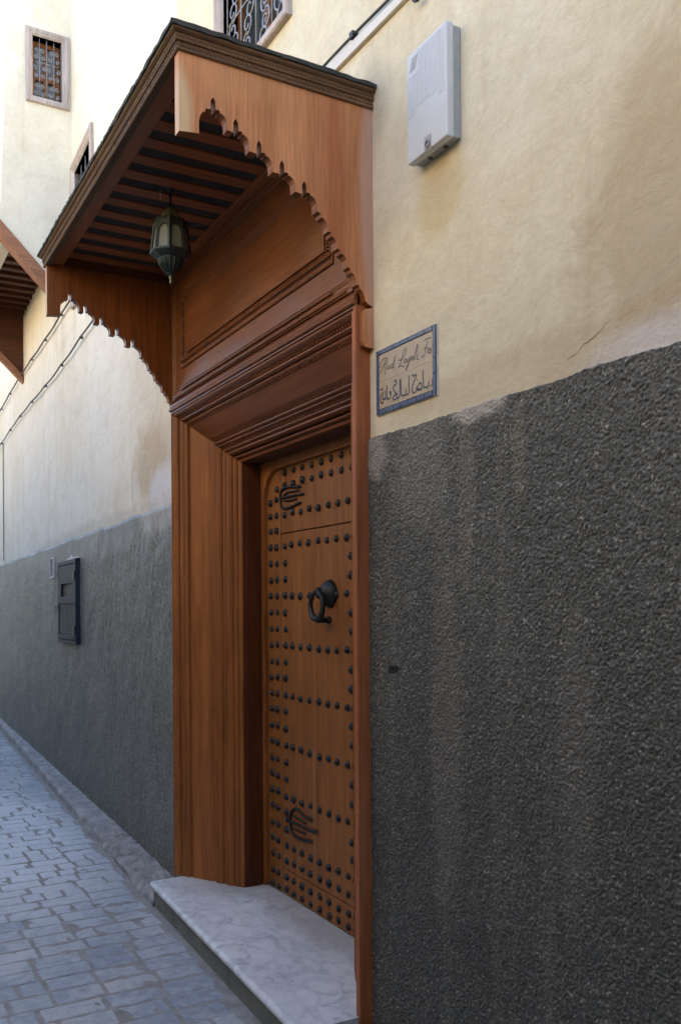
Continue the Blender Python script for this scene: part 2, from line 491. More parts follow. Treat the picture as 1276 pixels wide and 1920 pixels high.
# street: mortar bed with stone pavers laid in rows across the alley
def kerb_y(a):                  # street edge on the house side, as a function of distance along the wall
    if a < 4.64: return 1.445 - (4.64 - a) * .045
    return 1.447 + (a - 4.64) * .053
NX, NY = 260, 60
xs = np.linspace(-16, 6, NX); ys = np.linspace(-1.0, 1, NY)
VV = []
for i, x in enumerate(xs):
    ye = kerb_y(-x) + .03
    for t in ys:
        y = -1.0 + (ye + 1.0) * (t + 1) / 2
        VV.append((x, y, -.0028 + rng.normal(0, .0009)))
FF = [(i * NY + j, (i + 1) * NY + j, (i + 1) * NY + j + 1, i * NY + j + 1) for i in range(NX - 1) for j in range(NY - 1)]
street = tag(mk("street", VV, FF, M_MORT, smooth=True), "stone-paved alley street with tan mortar joints", "street", kind="structure")

def paver_geo(lx, ly, seed):
    r = random.Random(seed)
    h, b = .05, .005
    pts = []
    for sx, sy in ((-1, -1), (1, -1), (1, 1), (-1, 1)):
        pts.append((sx * (lx / 2 - r.uniform(0, .006)), sy * (ly / 2 - r.uniform(0, .008))))
    n = 3
    ring = []
    for k in range(4):
        x0, y0 = pts[k]; x1, y1 = pts[(k + 1) % 4]
        for j in range(n):
            t = j / n
            if j == 0:
                ring.append((x0, y0))
            else:
                ring.append((x0 + (x1 - x0) * t + r.uniform(-.003, .003), y0 + (y1 - y0) * t + r.uniform(-.003, .003)))
    m = len(ring)
    V = [(x, y, -h) for x, y in ring] + [(x, y, -b * .7 + r.uniform(-.001, .0005)) for x, y in ring]
    V += [(x * (1 - b / (lx / 2)), y * (1 - b / (ly / 2)), -.001 + r.uniform(-.0012, .0012)) for x, y in ring]
    V.append((0, 0, .0004))
    F = []
    for lv in range(2):
        for k in range(m):
            F.append((lv * m + k, lv * m + (k + 1) % m, (lv + 1) * m + (k + 1) % m, (lv + 1) * m + k))
    for k in range(m): F.append((2 * m + k, 2 * m + (k + 1) % m, 3 * m))
    return V, F
protos = {}
def paver_mesh(ly, seed):
    key = (round(ly, 2), seed)
    if key not in protos:
        me = bpy.data.meshes.new("paver")
        Vp, Fp = paver_geo(.131, key[0], seed * 31 + int(key[0] * 100))
        me.from_pydata(Vp, [], Fp); me.update()
        me.materials.append(M_PAVE)
        protos[key] = me
    return protos[key]
spots = []
pitch = .136
row = 0
a = -5.0
while a < 14:
    yy = kerb_y(a) - random.uniform(.01, .05)
    row += 1
    while yy > -.95:
        l = random.choice((.23, .22, .21, .20, .19, .10, .10, .16, .25))
        l = round(l, 2)
        spots.append((a + random.uniform(-.004, .004), yy - l / 2, l))
        yy -= l + random.uniform(.005, .010)
    a += pitch + random.uniform(-.004, .004)
near = [s for s in spots if 2.75 < s[0] < 10.8 and s[1] > .40 + max(0, (s[0] - 3.62)) * .14]
near.sort(key=lambda s: s[0] - 3 * s[1])
near = near[:295]
nset = set(near)
for (a, y, l) in near:
    o = link("paver", paver_mesh(l, random.randrange(5)), street, (-a, y, random.uniform(-.0016, .0016)))
    o.rotation_euler = (random.uniform(-.006, .006), random.uniform(-.008, .008), random.uniform(-.012, .012) + (math.pi if random.random() < .5 else 0))
mb = MB(); tones = []
for s in spots:
    if s in nset: continue
    Vp, Fp = paver_geo(.131, s[2], random.randrange(5))
    dz = random.uniform(-.003, .003)
    mb.add([(-s[0] + v[0], s[1] + v[1], v[2] + dz) for v in Vp], Fp)
    tones += [random.random()] * len(Vp)
rest = mb.build("paving", M_PAVE, street)
tag(rest, kind="stuff")
at = rest.data.attributes.new("tone", 'FLOAT', 'POINT'); at.data.foreach_set("value", tones)

# rough concrete kerb along the neighbour's wall
def vnoise(u, v, seed):
    """cheap value noise on arrays"""
    r = np.random.default_rng(seed).random((64, 64))
    iu = np.floor(u).astype(int); iv = np.floor(v).astype(int)
    fu = u - iu; fv = v - iv
    fu = fu * fu * (3 - 2 * fu); fv = fv * fv * (3 - 2 * fv)
    g = lambda i, j: r[i % 64, j % 64]
    return (g(iu, iv) * (1 - fu) + g(iu + 1, iv) * fu) * (1 - fv) + (g(iu, iv + 1) * (1 - fu) + g(iu + 1, iv + 1) * fu) * fv
nd, ns = 1200, 30
dd = np.concatenate([np.linspace(-.12, 3.5, 850), np.linspace(3.51, 10, 350)])
VV = []
for i, d in enumerate(dd):
    a = 4.75 + d
    base = LW(d, -.03, 0)
    wdt = (LW(d, 0, 0)[1] - kerb_y(a)) + .02
    hgt = .055 + .05 * min(1, max(0, d) / 8)
    for j in range(ns):
        t = j / (ns - 1)
        if t < .6: o, z = t / .6 * (wdt - .02), hgt - .012 * (t / .6)
        elif t < .7: o, z = wdt - .02 + (t - .6) / .1 * .018, hgt - .012 - (t - .6) / .1 * .014
        else: o, z = wdt + .0 + (t - .7) / .3 * .012, (hgt - .026) * (1 - (t - .7) / .3) - .03 * ((t - .7) / .3)
        VV.append([base[0], base[1] - o, z])
VV = np.array(VV)
u = VV[:, 0] * 9; v = VV[:, 1] * 9
dsp = (vnoise(u, v, 1) - .5) * .009 + (vnoise(u * 3.1, v * 3.1, 2) - .5) * .012 + (vnoise(u * 9, v * 9, 3) - .5) * .014
rough = np.clip((7.2 + VV[:, 0]) / 1.2, .35, 1.0)
VV[:, 2] += dsp * rough
VV[:, 1] += (vnoise(u * .7 + 5, VV[:, 2] * 30, 4) - .5) * .03 * rough * (VV[:, 2] < .06)
FF = [(i * ns + j, (i + 1) * ns + j, (i + 1) * ns + j + 1, i * ns + j + 1) for i in range(nd - 1) for j in range(ns - 1)]
kerb = tag(mk("kerb", VV.tolist(), FF, M_KERB, smooth=False), "broken grey concrete kerb along the foot of the wall", "kerb", kind="structure")
# opposite kerb-less edge is the facing house itself

# ------------------------------------------------------------------ the house with the door
house = empty("house", (0, WY, 0), "cream plastered house with grey pebbledash base around the studded door", "house")
DT = 2.163                      # top of the pebbledash
FXL, FXR = -4.735, -2.735       # outer edges of the door surround
WX0, WX1, WZ0, WZ1 = -4.08, -3.40, 4.085, 5.35     # upper window opening
TOP = 6.2
def wall_cells(name, X, Z, skip, y0, y1, mat, parent):
    mb = MB()
    for i in range(len(X) - 1):
        for k in range(len(Z) - 1):
            if (i, k) in skip: continue
            mb.box(X[i], X[i + 1], y0, y1, Z[k], Z[k + 1])
    me = mk(name, mb.V, mb.F, mat, parent)
    bm = bmesh.new(); bm.from_mesh(me.data)
    bmesh.ops.remove_doubles(bm, verts=bm.verts[:], dist=1e-5)
    # inner faces between cells
    seen = {}
    for f in bm.faces: seen.setdefault(tuple(sorted(v.index for v in f.verts)), []).append(f)
    dead = [f for fs in seen.values() if len(fs) > 1 for f in fs]
    bmesh.ops.delete(bm, geom=dead, context='FACES')
    bm.to_mesh(me.data); bm.free()
    return me
X = [-4.75, WX0, WX1, FXR - .002, 7]
Z = [DT - .02, 3.30, WZ0, WZ1, TOP]
wall_cells("plaster_wall", X, Z, {(0, 0), (1, 0), (2, 0), (1, 2)}, WY, WY + .4, M_PLAST, house)

# pebbledash: real stones out to the near edge of the view, bump beyond
def pebble_sheet(x0, x1, z0, z1, step, cell, y, amp, jag):
    nx = int((x1 - x0) / step) + 1; nz = int((z1 - z0) / step) + 1
    gx, gz = np.meshgrid(np.linspace(x0, x1, nx), np.linspace(z0, z1, nz), indexing='ij')
    # warp
    wx = gx + (vnoise(gx * 90, gz * 90, 21) - .5) * .0036; wz = gz + (vnoise(gx * 90 + 9, gz * 90, 22) - .5) * .0036
    ci = np.floor(wx / cell).astype(int); ck = np.floor(wz / cell).astype(int)
    r1 = np.random.default_rng(5).random((257, 263)); r2 = np.random.default_rng(6).random((257, 263)); r3 = np.random.default_rng(8).random((257, 263))
    best = np.full(gx.shape, -1.0); tone = np.zeros(gx.shape)
    for di in (-1, 0, 1):
        for dk in (-1, 0, 1):
            i = ci + di; k = ck + dk
            sx = (i + .1 + .8 * r1[i % 257, k % 263]) * cell; sz = (k + .1 + .8 * r2[i % 257, k % 263]) * cell
            size = (.42 + .38 * r3[i % 257, k % 263]) * cell
            d2 = ((wx - sx) ** 2 + (wz - sz) ** 2) / size ** 2
            h = np.sqrt(np.clip(1 - d2, 0, 1)) * (.45 + .75 * r3[(i * 3) % 257, (k * 7) % 263])
            upd = h > best
            best = np.where(upd, h, best); tone = np.where(upd & (h > .02), r1[(i * 5) % 257, (k * 3) % 263], tone)
    und = (vnoise(gx * 5, gz * 5, 31) - .5) * .006
    yy = y - best * amp - und - (vnoise(gx * 220, gz * 220, 33) - .5) * .0024 - (vnoise(gx * 50, gz * 50, 34) - .5) * .0026
    zz = gz.copy()
    topm = np.clip((gz - (z1 - .03)) / .03, 0, 1)
    zz += topm * ((vnoise(gx * 40, gx * 0, 35) - .5) * jag + (vnoise(gx * 9, gx * 0 + 2, 36) - .5) * jag * 1.4)
    V = np.stack([gx, yy, zz], -1).reshape(-1, 3)
    idx = np.arange(nx * nz).reshape(nx, nz)
    F = np.stack([idx[:-1, :-1], idx[1:, :-1], idx[1:, 1:], idx[:-1, 1:]], -1).reshape(-1, 4)
    return V, F, tone.reshape(-1), idx
PX0, PX1 = FXR - .004, -.95
Vp, Fp, tp, idx = pebble_sheet(PX0, PX1, -.02, DT, .0031, .0062, WY - .007, .0047, .004)
# close the top edge back to the wall
top = idx[:, -1]; base = len(Vp)
back = Vp[top].copy(); back[:, 1] = WY + .01
V2 = np.vstack([Vp, back])
F2 = [tuple(f) for f in Fp.tolist()] + [(int(top[i]), int(top[i + 1]), base + i + 1, base + i) for i in range(len(top) - 1)]
me = bpy.data.meshes.new("pebbledash_dado")
me.from_pydata(V2.tolist(), [], F2); me.update()
for p in me.polygons: p.use_smooth = True
att = me.attributes.new("tone", 'FLOAT', 'POINT'); att.data.foreach_set("value", np.concatenate([tp, tp[top]]).astype(np.float32))
me.materials.append(M_PEB)
dado = link("pebbledash_dado", me, house, tuple(-wloc(house)))
box("pebbledash_dado_wall", PX1 - .002, 7, WY - .011, WY + .4, -.02, DT, M_PEBF, house)
box("masonry_core", -4.745, FXR - .003, 2.06, 2.45, -.02, 3.30, M_CONC, house)
box("masonry_core", -4.745, FXR - .003, 1.86, 2.055, 2.40, 3.30, M_CONC, house)
box("masonry_core", -4.745, FXL + .10, 1.80, 2.055, -.02, 2.415, M_CONC, house)
box("masonry_core", FXR - .10, FXR - .003, 1.80, 2.055, -.02, 2.415, M_CONC, house)
box("masonry_core", FXR - .002, PX1, WY + .012, WY + .4, -.02, DT - .021, M_CONC, house)

# cracks in the plaster
def ribbon(mb, pts, wd, y, nrm=(0, -1, 0)):
    P = smoothpts([(p[0], y, p[1]) for p in pts], 4)
    n = len(P)
    V = []
    for i, p in enumerate(P):
        d = P[min(i + 1, n - 1)] - P[max(i - 1, 0)]
        s = Vector((d.z, 0, -d.x))
        if s.length < 1e-9: s = Vector((1, 0, 0))
        s.normalize()
        ww = wd * (.25 + .75 * math.sin(math.pi * (i + .5) / n)) if wd < .004 else wd
        V += [p + s * ww / 2, p - s * ww / 2]
    mb.add(V, [(2 * i, 2 * i + 1, 2 * i + 3, 2 * i + 2) for i in range(n - 1)])
for pts, wd in (([(-1.716, 2.217), (-1.702, 2.224), (-1.692, 2.233), (-1.676, 2.235), (-1.668, 2.239), (-1.655, 2.241), (-1.64, 2.249), (-1.628, 2.254), (-1.612, 2.268)], .0034),
                ([(-1.715, 2.216), (-1.735, 2.212), (-1.752, 2.209)], .0014)):
    mb = MB(); ribbon(mb, pts, wd, WY - .0006); mb.build("crack", M_CRACK, house)

# ------------------------------------------------------------------ windows
def curl(cx, cz, r, turns, sgn, y, start=0.0):
    pts = []
    n = 16
    for i in range(n + 1):
        t = i / n
        rr = r * (1 - .72 * t)
        an = start + sgn * turns * 2 * math.pi * t
        pts.append((cx + rr * math.cos(an), y, cz + rr * math.sin(an)))
    return pts

def grille_pts(w, h):
    """scrollwork in local (x, z), 0..w, 0..h: list of polylines"""
    L = []
    nb = 4
    for i in range(nb + 1):
        x = w * i / nb
        L.append([(x, 0, 0), (x, 0, h)])
    for k in range(int(h / .3) + 1):
        z = min(h, k * .3)
        L.append([(0, 0, z), (w, 0, z)])
    for i in range(nb):
        xc = w * (i + .5) / nb; r = w / nb * .44
        for k in range(int(h / .15)):
            z = .075 + k * .15
            s = 1 if (i + k) % 2 else -1
            L.append(curl(xc - s * r * .2, z + .028, r * .7, 1.2, s, 0, math.pi / 2))
            L.append(curl(xc + s * r * .2, z - .035, r * .7, 1.2, -s, 0, -math.pi / 2))
    return L

def window(parent, T, w, h, fw_, fd, grille=True, pale_pane=False):
    """T(x, out, z) maps window-local to world. Part window(frame) > pane, grille, sash"""
    def bx(mb, x0, x1, o0, o1, z0, z1):
        V = [T(x0, o0, z0), T(x1, o0, z0), T(x1, o1, z0), T(x0, o1, z0), T(x0, o0, z1), T(x1, o0, z1), T(x1, o1, z1), T(x0, o1, z1)]
        mb.add(V, BOXF)
    # mitred frame swept round the opening
    prof = [(0.0, -.10), (0.0, .004), (-.012, .016), (-fw_ * .45, fd * .8), (-fw_ * .55, fd), (-fw_ + .006, fd), (-fw_, fd - .006), (-fw_, -.01)]
    V = []; F = []
    for s, o in prof:
        V += [T(s, o, s), T(w - s, o, s), T(w - s, o, h - s), T(s, o, h - s)]
    for i in range(len(prof) - 1):
        for k in range(4): F.append((i * 4 + k, i * 4 + (k + 1) % 4, (i + 1) * 4 + (k + 1) % 4, (i + 1) * 4 + k))
    fr = mk("window", V, F, W_PALE, parent)
    mb = MB()
    bx(mb, -.01, w + .01, -.105, -.10, -.01, h + .01)
    mk("pane", mb.V, mb.F, M_PALEPANE if pale_pane else M_PANE, fr)
    mb = MB(); t = .035
    for (x0, x1, z0, z1) in ((0, t, 0, h), (w - t, w, 0, h), (t, w - t, 0, t), (t, w - t, h - t, h), (w / 2 - t / 2, w / 2 + t / 2, t, h - t), (t, w / 2 - t / 2, h * .36, h * .36 + t), (w / 2 + t / 2, w - t, h * .36, h * .36 + t)):
        bx(mb, x0, x1, -.0998, -.075, z0, z1)
    mk("sash", mb.V, mb.F, W_SASH, fr)
    if grille:
        mb = MB()
        for pl in grille_pts(w, h):
            mb.tube([T(p[0], -.02, p[2]) for p in pl], .0048, 5)
        mb.build("grille", M_GRILLE, fr, smooth=True)
    return fr
window(house, lambda x, o, z: (WX0 + x, WY - o, WZ0 + z), WX1 - WX0, WZ1 - WZ0, .065, .03)

# ------------------------------------------------------------------ the neighbouring house
nb_house = empty("house", (-9, 1.8, 0), "cream plastered neighbouring house with a jettied upper storey left of the door", "house")
LEN = 16.0
NT = 7.3
w2d0, w2d1, w2z0, w2z1 = 2.20, 2.86, 4.15, 5.20
Dx = [-.02, w2d0, w2d1, LEN]; Zx = [DT - .01, w2z0, w2z1, NT]
mb = MB()
for i in range(3):
    for k in range(3):
        if (i, k) == (1, 1): continue
        V = [LW(Dx[i], 0, Zx[k]), LW(Dx[i + 1], 0, Zx[k]), LW(Dx[i + 1], -.4, Zx[k]), LW(Dx[i], -.4, Zx[k]),
             LW(Dx[i], 0, Zx[k + 1]), LW(Dx[i + 1], 0, Zx[k + 1]), LW(Dx[i + 1], -.4, Zx[k + 1]), LW(Dx[i], -.4, Zx[k + 1])]
        mb.add(V, BOXF)
o = mb.build("plaster_wall", M_PLASTL, nb_house)
bm = bmesh.new(); bm.from_mesh(o.data)
bmesh.ops.remove_doubles(bm, verts=bm.verts[:], dist=1e-5)
seen = {}
for f in bm.faces: seen.setdefault(tuple(sorted(v.index for v in f.verts)), []).append(f)
bmesh.ops.delete(bm, geom=[f for fs in seen.values() if len(fs) > 1 for f in fs], context='FACES')
bm.to_mesh(o.data); bm.free()
# its dado: a sheet with a wandering top edge and slight unevenness
nd, nz = 360, 90
dd = np.concatenate([np.linspace(-.02, 4, 240), np.linspace(4.05, LEN, 120)])
VV = []
for i, d in enumerate(dd):
    for k in range(nz):
        z = -.02 + (2.165 + .02) * k / (nz - 1)
        VV.append(LW(d, .007, z))
VV = np.array(VV)
hn = (vnoise(VV[:, 0] * 6, VV[:, 2] * 6, 41) - .5) * .008 + (vnoise(VV[:, 0] * 40, VV[:, 2] * 40, 42) - .5) * .006
VV[:, 1] -= hn
tz = np.clip((VV[:, 2] - 2.1) / .06, 0, 1)
VV[:, 2] += tz * ((vnoise(VV[:, 0] * 4, VV[:, 0] * 0, 43) - .5) * .02 + (vnoise(VV[:, 0] * 25, VV[:, 0] * 0, 44) - .5) * .008)
FF = [(i * nz + j, (i + 1) * nz + j, (i + 1) * nz + j + 1, i * nz + j + 1) for i in range(nd - 1) for j in range(nz - 1)]
bs = len(VV)
VV = VV.tolist()
for i in range(nd):
    t = VV[i * nz + nz - 1]; VV.append([t[0], t[1] + .04, t[2]])
FF += [(i * nz + nz - 1, (i + 1) * nz + nz - 1, bs + i + 1, bs + i) for i in range(nd - 1)]
mk("pebbledash_dado", VV, FF, M_PEBF, nb_house, smooth=True)
window(nb_house, lambda x, o, z: LW(w2d1 - x, o, w2z0 + z), w2d1 - w2d0, w2z1 - w2z0, .07, .03)

# jetty
JX, JX1 = -7.75, -10.6
def jy(z): return 1.189 + max(0, z - 4.6) * .036       # its face leans back a little
jz = 4.60
wj = LO.y + LS * (-JX - 4.75)
# near cheek with the small window opening
cy0, cy1, cz0, cz1 = 1.455, 1.690, 5.835, 6.335
mb = MB()
P = [(jy(4.6), 4.743), (1.62, 4.30), (wj + .1, 4.30), (wj + .1, cz0), (cy1, cz0), (cy0, cz0), (jy(cz0), cz0)]
mb.add(*prism_x(P, JX, JX - .18))
mb.add(*prism_x([(jy(cz0), cz0), (cy0, cz0), (cy0, cz1), (jy(cz1), cz1)], JX, JX - .18))
mb.add(*prism_x([(cy1, cz0), (wj + .1, cz0), (wj + .1, cz1), (cy1, cz1)], JX, JX - .18))
mb.add(*prism_x([(jy(cz1), cz1), (cy0, cz1), (cy1, cz1), (wj + .1, cz1), (wj + .1, NT - .02), (jy(NT), NT - .02)], JX, JX - .18))
mb.build("jetty_cheek", M_PLASTL, nb_house)
mb = MB()
mb.add(*prism_y([(0, 0)] * 3, 0, 0)) if False else None
V = [(JX - .181, jy(4.6), 4.76), (JX1, jy(4.6), 4.76), (JX1, jy(NT), NT - .02), (JX - .181, jy(NT), NT - .02)]
V += [(x, y + .18, z) for x, y, z in V]
mb.add(V, BOXF)
mb.build("jetty_front", M_PLASTL, nb_house)
window(nb_house, lambda x, o, z: (JX + o, cy0 + x, cz0 + z), cy1 - cy0, cz1 - cz0, .058, .025, True, True)
# edge beam, slatted underside, far cheek of dark boards
sl = (4.30 - 4.743) / (1.62 - 1.189)
def diag(y0, y1, dz0, dz1, x0, x1, z00):
    zz = lambda y: z00 + sl * (y - y0)
    return prism_x([(y0, zz(y0) + dz0), (y1, zz(y1) + dz0), (y1, zz(y1) + dz1), (y0, zz(y0) + dz1)], x0, x1)
mb = MB(); mb.add(*diag(1.11, 1.619, -.125, .0, JX + .03, JX - .10, 4.743 - sl * .079)); mb.build("edge_beam", W_JETTY, nb_house, bevel=.006)
mb = MB(); mb.add(*prism_x([(1.2, 4.93), (1.95, 4.93), (1.95, 4.97), (1.2, 4.97)], JX - .19, JX1)); mb.build("soffit_board", W_DARK, nb_house)
for i in range(16):
    x = JX - .3 - i * .19
    box("soffit_slat", x - .04, x + .04, 1.20, 1.94, 4.87, 4.929, W_DARK, nb_house)
mb = MB(); mb.add(*prism_x([(1.30, 4.929), (1.862, 4.929), (1.862, 4.20), (1.30, 5.0 - .24)], JX1 + .02, JX1 - .04)); mb.build("cheek_board", W_DARK, nb_house)
mb = MB()
mb.add(*prism_x([(1.30, 5.08 - .42), (1.862, 4.11), (1.862, 4.195), (1.30, 5.08 - .335)], JX1 + .05, JX1 - .04)); mb.build("cheek_edge_beam", W_JETTY, nb_house, bevel=.005)

# facing house across the alley and the houses that close it (unseen; some added, heights set to steer the light)
oh = empty("house", (-6, -1.2, 0), "plain cream house facing the door across the alley", "house")
box("plaster_wall", -2.0, 7, -1.6, -1.2, DT, 4.4, M_PLASTO, oh)
box("garden_wall", -24, -2.0, -1.6, -1.2, DT, 4.2, M_PLASTO, oh)
box("pebbledash_dado", -24, 7, -1.6, -1.19, -.02, DT - .001, M_PEBF, oh)
ch = empty("house", (-9, -5.5, 0), "unseen cream wall added behind the low facing wall to bounce sunlight", "house")
box("plaster_wall", -20, -4.5, -6.0, -5.5, 0, 7.0, M_PLASTO, ch)  # unseen reflector, added to bounce warm sun onto the neighbour's wall
sb = empty("unseen_shade_block", (4.2, .2, 2.8), "unseen block added over the alley behind the viewpoint to darken it", "house")
box("plaster_wall", .9, 7.0, -1.199, WY - .001, 2.75, 4.2, M_PLASTO, sb)  # added out of view to block sky and darken surfaces facing the near end
eh = empty("house", (7.3, 0, 0), "cream house closing the near end of the alley", "house")
box("plaster_wall", 7.01, 7.6, -1.6, 2.1, DT, 3.0, M_PLASTL, eh)
box("pebbledash_dado", 7.01, 7.6, -1.6, 2.1, -.02, DT - .001, M_PEBF, eh)

# ------------------------------------------------------------------ doorstep
step = empty("doorstep", (-3.6, 1.6, 0), "veined white marble doorstep slab with rounded edge on a grey riser", "doorstep")
def fy(x): return 1.445 + (x + 4.66) * -.042
xsq = [-4.665 + i * (1.919 / 24) for i in range(25)]
prof = []
for i in range(7):
    t = -math.pi / 2 + math.pi * i / 6
    prof.append((.018 - .018 * math.cos(t), .102 + .018 * math.sin(t)))
prof.append((.75, .12))
V = []; F = []
for x in xsq:
    for o, z in prof: V.append((x, fy(x) + o, z))
    V.append((x, fy(x) + .75, .084))
m = len(prof) + 1
for i in range(len(xsq) - 1):
    for k in range(m): F.append((i * m + k, (i + 1) * m + k, (i + 1) * m + (k + 1) % m, i * m + (k + 1) % m))
F += [tuple(range(m)), tuple(range((len(xsq) - 1) * m, len(xsq) * m))]
slab = mk("marble_slab", V, F, M_MARB, step)
V = [(-4.645, fy(-4.645) + .016, -.03), (-2.748, fy(-2.748) + .016, -.03), (-2.748, 2.2, -.03), (-4.645, 2.2, -.03), (-4.645, fy(-4.645) + .016, .0839), (-2.748, fy(-2.748) + .016, .0839), (-2.748, 2.2, .0839), (-4.645, 2.2, .0839)]
mk("riser", V, BOXF, M_CONC, step)

# ------------------------------------------------------------------ door surround
FY = 1.600                      # front of the surround
surround = empty("door_surround", (-3.735, 1.62, .12), "splayed brown wooden door surround with stepped mouldings and carved tympanum", "door surround")
HZ = 2.635                      # outer top
KV = .315 / .42
FL, FR = FXL + .005, FXR - .0
def sweep(name, prof, mats, parent=surround, z0=.121):
    """prof: (inset, y). Three mitred members: left post, header, right post, one object each"""
    res = []
    pf_ = prof
    for seg, mat in zip(range(3), mats):
        # grooves are cut deeper into the posts than into the header
        prof = pf_((-.034, -.014, -.034)[seg], (1.0, .6, 1.0)[seg]) if callable(pf_) else pf_
        n = len(prof)
        rings = []
        for s, y in prof:
            rings.append([(FL + s, y, z0), (FL + s, y, HZ - KV * s), (FR - s, y, HZ - KV * s), (FR - s, y, -.01)])
        V = []
        for r in rings: V += [r[seg], r[seg + 1]]
        F = [(2 * i, 2 * i + 1, 2 * i + 3, 2 * i + 2) for i in range(n - 1)]
        # close the back
        F.append(tuple([2 * i for i in range(n)])) if False else None
        res.append(mk(name, V, F, mat, parent))
    return res
SPL = .235 / .42
def sp(s, d=0.0): return (s, FY + SPL * s - d)
def bead(s0, s1, h, n=5):
    return [sp(s0 + (s1 - s0) * i / n, h * math.sin(math.pi * i / n)) for i in range(n + 1)]
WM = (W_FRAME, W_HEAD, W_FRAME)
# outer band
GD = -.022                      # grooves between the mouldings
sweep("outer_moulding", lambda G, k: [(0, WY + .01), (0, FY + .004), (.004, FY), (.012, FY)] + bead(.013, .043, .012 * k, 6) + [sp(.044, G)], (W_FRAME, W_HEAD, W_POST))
sweep("bead_moulding", lambda G, k: [sp(.060, G)] + bead(.061, .081, .011 * k) + [sp(.082, G)], WM)
sweep("step_moulding", lambda G, k: [sp(.089, G), sp(.090, .005 * k), sp(.098, .008 * k), sp(.105, .003 * k), sp(.106, G)], WM)
# the broad flat board
sweep("flat_board", lambda G, k: [sp(.118, G), sp(.119, -.002), sp(.226, -.002), sp(.246, -.018 * k), sp(.250, G - .006)], WM)
sweep("bead_moulding", lambda G, k: [sp(.261, G - .006)] + bead(.262, .280, .010 * k) + [sp(.282, -.006)] + bead(.284, .302, .012 * k) + [sp(.303, G)], WM)
sweep("bead_moulding", lambda G, k: [sp(.317, G)] + bead(.318, .336, .012 * k) + [sp(.338, -.008)] + bead(.340, .363, .014 * k) + [sp(.364, G)], WM)
sweep("inner_moulding", lambda G, k: [sp(.376, G)] + bead(.377, .394, .010 * k, 4) + [sp(.395, G * .6), sp(.402, G * .6), sp(.403, 0), (.416, FY + SPL * .412), (.42, FY + SPL * .42 + .004)], WM)
box("post_foot", -2.7458, -2.7335, FY - .0005, WY - .002, -.01, .1208, W_FRAME, surround)
# backing so that no light leaks behind the mouldings
sweep("backing_board", [sp(.004, -.040), sp(.40, -.040)], WM)
# reeded reveal running back to the door
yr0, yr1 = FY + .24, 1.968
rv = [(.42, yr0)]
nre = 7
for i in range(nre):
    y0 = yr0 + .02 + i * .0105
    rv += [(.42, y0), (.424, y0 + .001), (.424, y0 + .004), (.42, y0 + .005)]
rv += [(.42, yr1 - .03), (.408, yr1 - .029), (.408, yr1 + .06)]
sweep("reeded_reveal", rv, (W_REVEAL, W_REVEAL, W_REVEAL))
# carved teeth along the mouldings (too small to pick apart)
def teeth(s, hw, pitch, seg, name):
    mb = MB()
    def py(ds, d): return FY + SPL * (s + ds) - d
    if seg == 1:
        x = FL + s + .012
        while x < FR - s - .012:
            V = []
            for d in (.001, -.016):
                for (dx, ds) in ((0, hw), (.010, hw), (.015, -hw), (.005, -hw)):
                    V.append((x + dx, py(ds, d), HZ - KV * (s + ds)))
            mb.add(V, BOXF); x += pitch
        mat = W_HEAD
    else:
        z = .13
        while z < HZ - KV * s - .012:
            V = []
            for d in (-.012, -.034):
                for (dz, ds) in ((0, -hw), (.0085, -hw), (.0105, hw), (.002, hw)):
                    V.append((FL + s + ds if seg == 0 else FR - s - ds, py(ds, d), z + dz))
            mb.add(V, BOXF); z += .0125
        mat = W_FRAME
    o = mb.build(name, mat, surround); tag(o, kind="stuff")
for s_ in (.052, .112, .256, .310):
    for seg in range(3): teeth(s_, .0062, .021, seg, "carved_teeth")
# tympanum: back board, shelf rail, nested frames, raised panel
TZ0, TZ1 = 2.66, 3.40
box("tympanum_board", FL + .002, FR - .002, FY + .012, FY + .04, HZ - .02, TZ1, W_HEAD, surround)
sh = [(FY + .02, 2.6365), (FY - .003, 2.6365), (FY - .008, 2.641), (FY - .009, 2.647), (FY - .006, 2.652), (FY - .001, 2.656), (FY - .003, 2.662), (FY - .002, 2.668), (FY + .003, 2.676), (FY + .006, 2.682), (FY + .02, 2.682)]
mk("shelf_rail", *prism_x(sh, FL - .004, FR - .002), W_HEAD, surround)
def ring(name, x0, x1, z0, z1, prof):
    V = []; F = []
    for s, d in prof:
        y = FY + .010 - d * .6
        V += [(x0 + s, y, z0 + s), (x1 - s, y, z0 + s), (x1 - s, y, z1 - s), (x0 + s, y, z1 - s)]
    for i in range(len(prof) - 1):
        for k in range(4): F.append((i * 4 + k, i * 4 + (k + 1) % 4, (i + 1) * 4 + (k + 1) % 4, (i + 1) * 4 + k))
    return mk(name, V, F, W_HEAD, surround)
def rbead(s0, s1, h, n=4): return [(s0 + (s1 - s0) * i / n, h * math.sin(math.pi * i / n)) for i in range(n + 1)]
tx0, tx1, tz0, tz1 = FL + .02, FR - .02, 2.69, 3.375
ring("frame_moulding", tx0, tx1, tz0, tz1, [(0, -.01), (.001, .012), (.012, .012)] + [(s, .012 + h) for s, h in rbead(.014, .026, .006)] + [(.028, .006), (.036, .006)] + [(s, .004 + h) for s, h in rbead(.038, .052, .008)] + [(.053, -.01)])
ring("frame_board", tx0 + .054, tx1 - .054, tz0 + .054, tz1 - .054, [(0, -.01), (.001, .004), (.088, .004), (.09, -.01)])
ring("frame_moulding", tx0 + .146, tx1 - .146, tz0 + .146, tz1 - .146, [(0, -.01), (.001, .010)] + [(s, .008 + h) for s, h in rbead(.002, .014, .007)] + [(.016, .004), (.022, .004)] + [(s, .002 + h) for s, h in rbead(.024, .036, .008)] + [(.038, -.004), (.05, -.004), (.056, .004), (.062, -.002), (.064, -.01)])
V, F = [], []
px0, px1, pz0, pz1 = tx0 + .212, tx1 - .212, tz0 + .212, tz1 - .212
